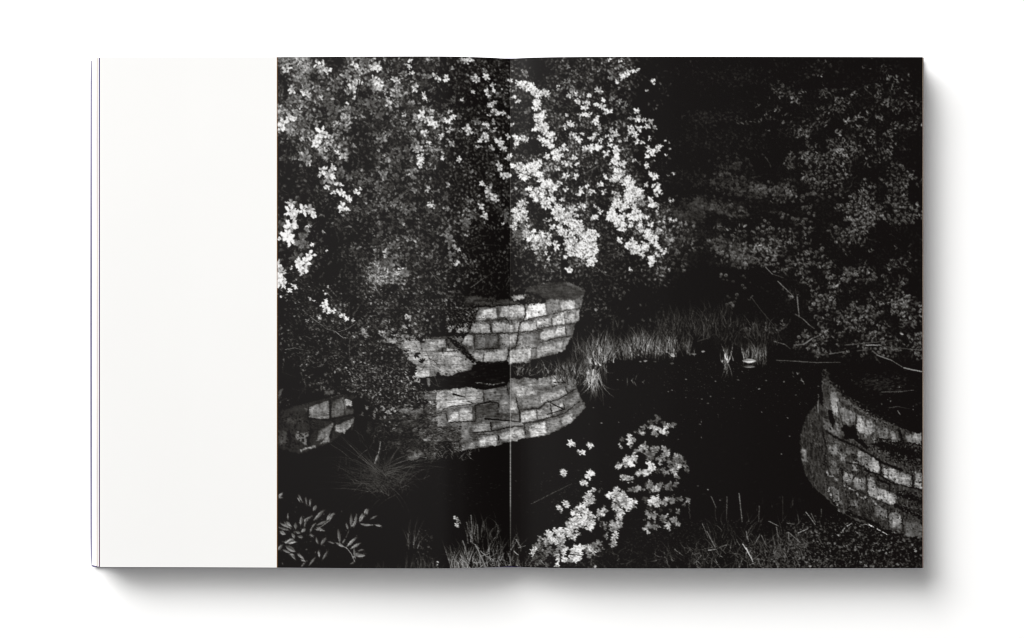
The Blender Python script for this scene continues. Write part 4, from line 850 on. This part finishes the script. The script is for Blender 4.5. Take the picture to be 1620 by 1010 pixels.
line([(840, 798), (870, 782), (905, 765)], 1, .8, .3, 1); line([(915, 773), (1000, 760), (1030, 752)], 2.6, 1.2, .06); line([(895, 876), (925, 879)], 1.6, 1, .05); line([(886, 870), (886, 900)], 2, 2, .05)
for k in range(220):
    x = rnd.uniform(690, 800); y = rnd.uniform(735, 800); leaf(x, y, rnd.uniform(1.5, 6), rnd.uniform(.1, .24), w=.3, ang=math.radians(rnd.gauss(175, 14)), op=.7)
# faint scrub in the dark behind the pond
for k in range(500):
    x = rnd.uniform(930, 1160); y = rnd.uniform(425, 520); leaf(x, y, rnd.uniform(3, 10), rnd.uniform(.09, .145), w=.3, ang=math.radians(rnd.gauss(170, 25)), op=.6)

# ---- ferns in the near left corner: leaflets given by tip, foot and width
FN = '''470 786 475 795 3;472 781 478 795 3.4;484 785 485 800 4;491 788 490 802 3.6;501 799 495 808 6.5;515 806 495 823 8;456 811 455 822 3;530 810 520 824 2.4;527 811 517 824 2.2;523 811 516 823 2.4;478 815 475 832 6.5;449 824 460 838 4;442 827 460 836 4;440 833 458 840 4.5;452 824 462 834 5;468 826 467 838 6;490 818 480 826 6;496 815 484 822 4;520 824 500 830 3;500 834 508 836 5;512 840 505 834 3;500 848 503 861 4.4;517 849 507 861 5.5;536 835 537 860 7;563 825 556 833 5;557 812 554 835 5;566 812 558 834 5;564 812 561 832 4;582 804 576 812 6;583 804 580 814 5;575 811 568 826 6;578 813 570 824 4;548 826 550 838 4;590 831 571 829 3;605 832 592 829 4.5;598 815 585 821 2.4;566 849 547 864 6.5;572 858 553 868 6;577 869 565 871 4;579 879 560 877 8;568 873 557 883 6;545 864 529 857 5;530 860 518 856 4;547 852 541 859 4;447 857 470 857 10;450 860 466 852 8;439 871 448 861 7;451 863 468 873 9;446 869 460 875 6;459 874 468 886 5;470 875 481 885 6;457 876 466 878 4;475 885 484 888 4;504 870 505 882 5;520 870 509 886 6;500 881 488 894 3;515 840 497 836 3;441 787 446 780 5;448 778 443 786 4;440 788 448 787 2.5;476 844 466 840 6;480 850 470 848 6;466 852 462 843 6;452 846 442 840 7;490 843 496 850 5;484 836 476 842 6;495 832 490 842 5;560 865 562 885 3;562 888 553 892 3;475 898 486 886 2;486 820 480 835 5;500 826 492 836 4'''
for t in FN.split(';'):
    x0, y0, x1, y1, w = map(float, t.split()); b = rnd.uniform(.48, .74)
    mx_, my_ = (x0 + x1) / 2, (y0 + y1) / 2; L = math.hypot(x1 - x0, y1 - y0); a = math.atan2(y1 - y0, x1 - x0)
    leaf(mx_, my_, L, b, w=max(.15, min(.8, .78 * w / L)), ang=a % math.pi, mode=0)
    for k in range(int(L / 2)):      # toothed edges
        u = rnd.random(); s = rnd.choice((-1, 1)); px = x0 + (x1 - x0) * u - math.sin(a) * s * w * .42; py = y0 + (y1 - y0) * u + math.cos(a) * s * w * .42
        leaf(px, py, 2, b * .85 if rnd.random() < .6 else .08, mode=0)
    line([(x0, y0), (x1, y1)], .4, .6, b * .72)
line([(536, 862), (548, 866), (556, 876), (561, 888)], 1.4, 1.2, .55); line([(570, 828), (590, 830)], 1.2, 1, .5); line([(552, 838), (547, 850)], 1, 1, .35); line([(520, 824), (500, 838)], 1.2, 1, .5)
for k in range(90): leaf(rnd.gauss(490, 28), rnd.gauss(850, 24), rnd.uniform(1.5, 4), rnd.uniform(.2, .5))

# ripples break the mirrored blossoms row by row
X_, Y_ = P(830, 655)
sh = (smooth(CH, 8, 8, 3, 61)[:, 0] - .5) * 5
for r in range(int(Y_), CH):
    s_ = int(round(sh[r] * min(1, (r - Y_) / 20)));
    if s_: cv[r, int(X_):int(P(1110, 0)[0])] = np.roll(cv[r, int(X_):int(P(1110, 0)[0])], s_)
# ---- printing: a little dot gain and grain, then down to one value per unit
cv = ragged(cv, .5, 2.0, 91)
img = cv[:CH // SS * SS, :CW // SS * SS].reshape(CH // SS, SS, CW // SS, SS).mean((1, 3))
bl = img.copy()
for ax in (0, 1): bl = .25 * np.roll(bl, 1, ax) + .5 * bl + .25 * np.roll(bl, -1, ax)
img = img + .5 * (img - bl)
img = np.where(img > .12, .12 + (img - .12) * (1 + .16 * np.clip((img - .12) / .5, 0, 1)), img)
img = img + rng.normal(0, .007, img.shape)
# the bare sliver of paper where the two plates meet in the fold
gy = np.arange(img.shape[0]) + Y0
gb = np.interp(gy, [86, 110, 230, 262, 330, 345, 420, 500, 560, 690, 705, 795, 812, 870, 880, 904], [.12, .3, .15, .3, .45, .25, .2, .1, .5, .62, .85, .85, .55, .3, .1, .1]) * (.85 + .3 * rng.random(len(gy)))
img[:, 370] = np.maximum(img[:, 370], gb * .35); img[:, 371] = np.maximum(img[:, 371], gb)
img = np.clip(img, 0, 1)

# ---------------------------------------------------------------- materials
def mat(name, col, rough=.6, spec=.3, noise=0, scale=40, bump=0, stretch=None, col2=None):
    m = bpy.data.materials.new(name); m.use_nodes = True; nt = m.node_tree; b = nt.nodes['Principled BSDF']
    b.inputs['Roughness'].default_value = rough; b.inputs['Specular IOR Level'].default_value = spec
    b.inputs['Base Color'].default_value = (*col, 1)
    if noise or col2 or bump:
        tc = nt.nodes.new('ShaderNodeTexCoord'); mp = nt.nodes.new('ShaderNodeMapping'); n = nt.nodes.new('ShaderNodeTexNoise')
        if stretch: mp.inputs['Scale'].default_value = stretch
        n.inputs['Scale'].default_value = scale; n.inputs['Detail'].default_value = 6
        nt.links.new(tc.outputs['Object'], mp.inputs[0]); nt.links.new(mp.outputs[0], n.inputs['Vector'])
        r = nt.nodes.new('ShaderNodeValToRGB'); c2 = col2 or tuple(c * (1 - noise) for c in col)
        r.color_ramp.elements[0].position = .35; r.color_ramp.elements[1].position = .65
        r.color_ramp.elements[0].color = (*c2, 1); r.color_ramp.elements[1].color = (*col, 1)
        nt.links.new(n.outputs['Fac'], r.inputs[0]); nt.links.new(r.outputs[0], b.inputs['Base Color'])
        if bump:
            bp = nt.nodes.new('ShaderNodeBump'); bp.inputs['Strength'].default_value = bump; bp.inputs['Distance'].default_value = .0002
            n2 = nt.nodes.new('ShaderNodeTexNoise'); n2.inputs['Scale'].default_value = 900; n2.inputs['Detail'].default_value = 4
            nt.links.new(tc.outputs['Object'], n2.inputs['Vector']); nt.links.new(n2.outputs['Fac'], bp.inputs['Height']); nt.links.new(bp.outputs[0], b.inputs['Normal'])
    return m
PAPER = mat('coated_paper', (.775, .775 * .998, .775 * .988), .5, .25, .012, 7)
LEAF = mat('leaf_paper', (.84, .84, .835), .6, .2, .03, 60, 0, (1, .3, 1))
TABLE = mat('white_sweep', (.9, .9, .9), .75, .1, .01, 3)
COVER = mat('navy_cover', (.020, .012, .11), .45, .3, 0, 9, 0, (1, 1, 1), (.10, .08, .22))
BEIGE = mat('beige_edge', (.50, .40, .29), .6, .2, 0, 45, 0, (1, .35, 1), (.30, .22, .20))
PURPLE = mat('plum_edge', (.15, .07, .10), .6, .2, 0, 40, 0, (1, .3, 1), (.05, .035, .16))
GREYE = mat('grey_edge', (.16, .14, .13), .6, .2, 0, 60, 0, (1, .4, 1), (.30, .26, .22))
EDGE = bpy.data.materials.new('leaf_stack'); EDGE.use_nodes = True
nt = EDGE.node_tree; b = nt.nodes['Principled BSDF']; b.inputs['Roughness'].default_value = .8
tc = nt.nodes.new('ShaderNodeTexCoord'); wv = nt.nodes.new('ShaderNodeTexWave'); wv.bands_direction = 'Z'; wv.inputs['Scale'].default_value = 900; wv.inputs['Distortion'].default_value = 1.5
r = nt.nodes.new('ShaderNodeValToRGB'); r.color_ramp.elements[0].color = (.62, .61, .6, 1); r.color_ramp.elements[1].color = (.86, .86, .85, 1); r.color_ramp.elements[0].position = 0; r.color_ramp.elements[1].position = .35
nt.links.new(tc.outputs['Object'], wv.inputs['Vector']); nt.links.new(wv.outputs['Fac'], r.inputs[0]); nt.links.new(r.outputs[0], b.inputs['Base Color'])
INK = bpy.data.materials.new('printed_ink'); INK.use_nodes = True
nt = INK.node_tree; b = nt.nodes['Principled BSDF']; b.inputs['Roughness'].default_value = .3; b.inputs['Specular IOR Level'].default_value = .15
at = nt.nodes.new('ShaderNodeAttribute'); at.attribute_name = 'ink'; nt.links.new(at.outputs['Color'], b.inputs['Base Color'])

# ---------------------------------------------------------------- the book
def px(x, z=ZREF): return (x - 810) * U * (HZ - z) / D
def py(y): return (505 - y) * U
def py_z(y, z): return (505 - y) * U * (HZ - z) / D
zx = [(140, .0118), (158, .0122), (300, .0128), (438, .0142), (560, .0170), (660, .0182), (705, .0178), (740, .0155), (765, .0125), (785, .0090), (798, .0060), (806.6, .0040),
      (812, .0052), (824, .0082), (845, .0112), (880, .0140), (940, .0158), (1060, .0164), (1180, .0160), (1330, .0150), (1459.4, .0140), (1470, .0139)]
LIFT = .012          # the thickness of closed leaves under the opening
ZXA = np.array([p[0] for p in zx]); ZZA = np.array([.0140 + (p[1] - .0140) * .62 for p in zx])
fine = np.arange(140, 1471, .5); zf = np.interp(fine, ZXA, ZZA)
kern = np.hanning(81); kern /= kern.sum(); zs_ = np.convolve(np.pad(zf, 40, 'edge'), kern, 'valid')
g0 = 806.6
wgt = np.clip(np.abs(fine - g0) / 26, 0, 1) ** .7; zs_ = zs_ * wgt + zf * (1 - wgt) + LIFT
def zat(x): return np.interp(x, fine, zs_)
def ytop(x): return 91.15 + 0 * x
def ybot(x): return np.interp(x, [140, 438, 700, 806, 1000, 1470], [897.5, 897.9, 898.3, 898.5, 898.7, 898.7])

def mesh_obj(name, verts, faces, m, parent=None, smooth=False):
    me = bpy.data.meshes.new(name); me.from_pydata([tuple(v) for v in verts], [], faces); me.materials.append(m); me.update()
    if smooth: me.polygons.foreach_set('use_smooth', [True] * len(me.polygons))
    o = bpy.data.objects.new(name, me); C.objects.link(o)
    if parent: o.parent = parent
    return o
book = bpy.data.objects.new('open_book', None); C.objects.link(book); book.location = (0, 0, 0)
book['label'] = 'open photo book with a black and white garden pond photograph across its two pages'
book['category'] = 'book'

def sheet(name, xs_, m, thick=.00012, lift=0, y_in=0, zfun=None, parent=book):
    # a leaf lying on the stack: closed slab that follows the curve of the opening
    v = []; f = []; n = len(xs_)
    for x in xs_:
        z = float(zfun(x) if zfun else zat(x)) + lift; X = px(x, z); t, b_ = py(float(ytop(x)) + y_in), py(float(ybot(x)) - y_in)
        v += [(X, t, z), (X, b_, z), (X, t, z - thick), (X, b_, z - thick)]
    for i in range(n - 1):
        a = 4 * i; c = a + 4
        f += [(a, a + 1, c + 1, c), (a + 2, c + 2, c + 3, a + 3), (a, c, c + 2, a + 2), (a + 1, a + 3, c + 3, c + 1)]
    f += [(0, 2, 3, 1), (4 * n - 4, 4 * n - 3, 4 * n - 1, 4 * n - 2)]
    return mesh_obj(name, v, f, m, parent)

def steps(a, b_):
    s = [x for x in np.arange(math.ceil(a / 6) * 6, b_, 6) if abs(x - a) > 1 and abs(x - b_) > 1]
    s += [x for x in np.arange(780, 842, 1.5) if a < x < b_]
    return sorted(set([a, b_] + [float(x) for x in s]))
# cover: one thin limp sheet under both blocks, corners rounded
def rrect(x0, x1, y0, y1, r, n=8):
    p = []
    for cx, cy, a0 in ((x1 - r, y0 + r, 0), (x0 + r, y0 + r, 90), (x0 + r, y1 - r, 180), (x1 - r, y1 - r, 270)):
        for i in range(n + 1):
            a = math.radians(a0 + 90 * i / n); p.append((cx + r * math.cos(a), cy - r * math.sin(a)))
    return p
zc = .0030
def cover_xy(x, y, z):
    return (px(x, z), py_z(y, z))
out = []
for x, y in [(1460, 93), (300, 93), (146.2, 95), (144.4, 97), (143.6, 130), (143.2, 300), (143.0, 520), (143.1, 700), (143.3, 850), (143.9, 880), (144.9, 895), (147, 897), (300, 897.5), (1460, 898)]:
    out.append(cover_xy(x, y, zc))
n = len(out)
v = [(x, y, zc) for x, y in out] + [(x, y, .0016) for x, y in out]
f = [tuple(range(n)), tuple(range(2 * n - 1, n - 1, -1))] + [(i, i + n, (i + 1) % n + n, (i + 1) % n) for i in range(n)]
cov = mesh_obj('cover', v, f, COVER, book)
# spine strip under the gutter
sp = [(-28, 0), (28, 0), (26, .0016), (-26, .0016)]
v = [(px(g0 + a, 0), py(y), z) for y in (93, 897) for a, z in sp]
mesh_obj('spine', v, [(0, 1, 2, 3), (7, 6, 5, 4), (0, 4, 5, 1), (1, 5, 6, 2), (2, 6, 7, 3), (3, 7, 4, 0)], COVER, book)

def block(name, prof):
    # profile of (x, z) along the top, closed along the cover; extruded down the page
    v = []; n = len(prof)
    for yy in (0, 1):
        for x, z in prof:
            y = 92.0 if yy == 0 else float(ybot(x)) - 1.0
            v.append((px(x, z), py(y), z))
    f = [tuple(range(n))[::-1], tuple(range(n, 2 * n))] + [(i, (i + 1) % n, (i + 1) % n + n, i + n) for i in range(n)]
    return mesh_obj(name, v, f, EDGE, book)
zb = .0034
pl = [(g0 - 2, zb), (g0 - 2, float(zat(g0 - 2)) - .0006)] + [(x, float(zat(x)) - .0009) for x in steps(165, g0 - 5)[::-1]] + [(158, .0230), (154.5, .0226), (149, .0160), (145.7, .0065), (145.4, zb)]
block('page_block', pl)
pr = [(g0 + 2, float(zat(g0 + 2)) - .0006)] + [(x, float(zat(x)) - .0006) for x in steps(g0 + 4, 1456)] + [(1458.5, .0252), (1459.2, .015), (1458.5, zb), (g0 + 2, zb)]
block('page_block', pr)
# the leaves whose edges show beside the left page, fanned out one under the other
L1 = sheet('leaf', [145.2, 148, 152, 170, 200], LEAF, .0001, 0, .5, lambda x: np.interp(x, [145.2, 149, 154, 200], [.0190, .0205, .0232, .0237]))
L2 = sheet('leaf', [153.0, 160, 200], BEIGE, .0001, 0, .3, lambda x: np.interp(x, [153, 200], [.02345, .0239]))
L3 = sheet('leaf', [154.2, 160, 200], LEAF, .0001, 0, .2, lambda x: np.interp(x, [153, 200], [.02365, .0241]))
L4 = sheet('leaf', [156.4, 160, 200], PURPLE, .0001, 0, .1, lambda x: np.interp(x, [153, 200], [.0239, .0242]))
R2 = sheet('leaf', [1440, 1450, 1461.2], GREYE, .0001, 0, .4, lambda x: .0254); R3 = sheet('leaf', [1440, 1450, 1460.3], BEIGE, .0001, 0, .2, lambda x: .0256)
L2['label'] = 'leaf with a beige printed edge'; L4['label'] = 'leaf with a plum printed edge'
R2['label'] = 'leaf with a grey edge beside the printed page'; R3['label'] = 'leaf with a beige edge beside the printed page'
pageL = sheet('page', steps(158, g0), PAPER); pageL['label'] = 'page with a wide white margin left of the photograph'
pageR = sheet('page', steps(g0, 1459.4), PAPER); pageR['label'] = 'page covered edge to edge by the photograph'

# the ink: what was painted above, laid down as reflectance on a fine grid that follows each page
def srgb_lin(c): return np.where(c <= .04045, c / 12.92, ((c + .055) / 1.055) ** 2.4)
def ink_sheet(name, xa, xb, parent):
    cols = np.concatenate([[xa], np.arange(math.ceil(xa + .5), xb - .4, 1.0), [xb]])
    rows = np.linspace(0, 1, 809)
    nx_, ny_ = len(cols), len(rows)
    z = zat(cols) + .00005
    Xc = (cols - 810) * U * (HZ - z) / D
    yt = ytop(cols); yb = ybot(cols)
    Y = yt[None, :] + (yb - yt)[None, :] * rows[:, None]
    co = np.empty((ny_, nx_, 3), np.float32)
    co[..., 0] = Xc[None, :]; co[..., 1] = (505 - Y) * U; co[..., 2] = z[None, :]
    # sample the painting
    sx = np.clip(np.broadcast_to(cols[None, :], Y.shape) - X0 - .5, 0, img.shape[1] - 1.01); sy = np.clip(Y - Y0 - .5, 0, img.shape[0] - 1.01)
    ix = sx.astype(int); iy = sy.astype(int); fx = sx - ix; fy = sy - iy
    s = (img[iy, ix] * (1 - fx) + img[iy, ix + 1] * fx) * (1 - fy) + (img[iy + 1, ix] * (1 - fx) + img[iy + 1, ix + 1] * fx) * fy
    lin = srgb_lin(np.clip(s, 0, .97))
    R = np.clip((lin - .007) * .84, .0012, .9)
    dk = np.clip(1 - s / .45, 0, 1) ** 1.5
    rgb = np.stack([R + .0012 * dk, R * (1 - .03 * (1 - s) - .10 * dk), R * (1 - .07 * (1 - s) - .25 * dk), np.ones_like(R)], -1)
    if xa < 500:                      # brown fringe of the black plate at the picture's edge
        rgb[:, 0, :3] = (.42, .25, .13); rgb[:, 1, :3] = rgb[:, 1, :3] * .6 + np.array((.05, .022, .008))
    idx = np.arange(nx_ * ny_, dtype=np.int32).reshape(ny_, nx_)
    q = np.stack([idx[:-1, :-1], idx[1:, :-1], idx[1:, 1:], idx[:-1, 1:]], -1).reshape(-1)
    nf = len(q) // 4
    me = bpy.data.meshes.new(name); me.vertices.add(nx_ * ny_); me.vertices.foreach_set('co', co.reshape(-1))
    me.loops.add(len(q)); me.loops.foreach_set('vertex_index', q)
    me.polygons.add(nf); me.polygons.foreach_set('loop_start', np.arange(0, len(q), 4, dtype=np.int32))
    me.update(calc_edges=True)
    me.polygons.foreach_set('use_smooth', np.ones(nf, bool))
    a = me.color_attributes.new('ink', 'FLOAT_COLOR', 'POINT'); a.data.foreach_set('color', rgb.astype(np.float32).reshape(-1))
    me.materials.append(INK)
    o = bpy.data.objects.new(name, me); C.objects.link(o); o.parent = parent
    return o
pa = ink_sheet('printed_photograph', 437.8, g0, pageL); pa['label'] = 'left half of the pond photograph with flowering bushes and stone wall'
pb = ink_sheet('printed_photograph', g0, 1459.4, pageR); pb['label'] = 'right half of the pond photograph with dark shrubs and curved wall'

# ---------------------------------------------------------------- the surface it lies on
me = bpy.data.meshes.new('white_surface')
me.from_pydata([(-3, -3, 0), (3, -3, 0), (3, 3, 0), (-3, 3, 0)], [], [(0, 1, 2, 3)]); me.materials.append(TABLE)
g = bpy.data.objects.new('white_surface', me); C.objects.link(g); g['kind'] = 'structure'
g.location.z = 0
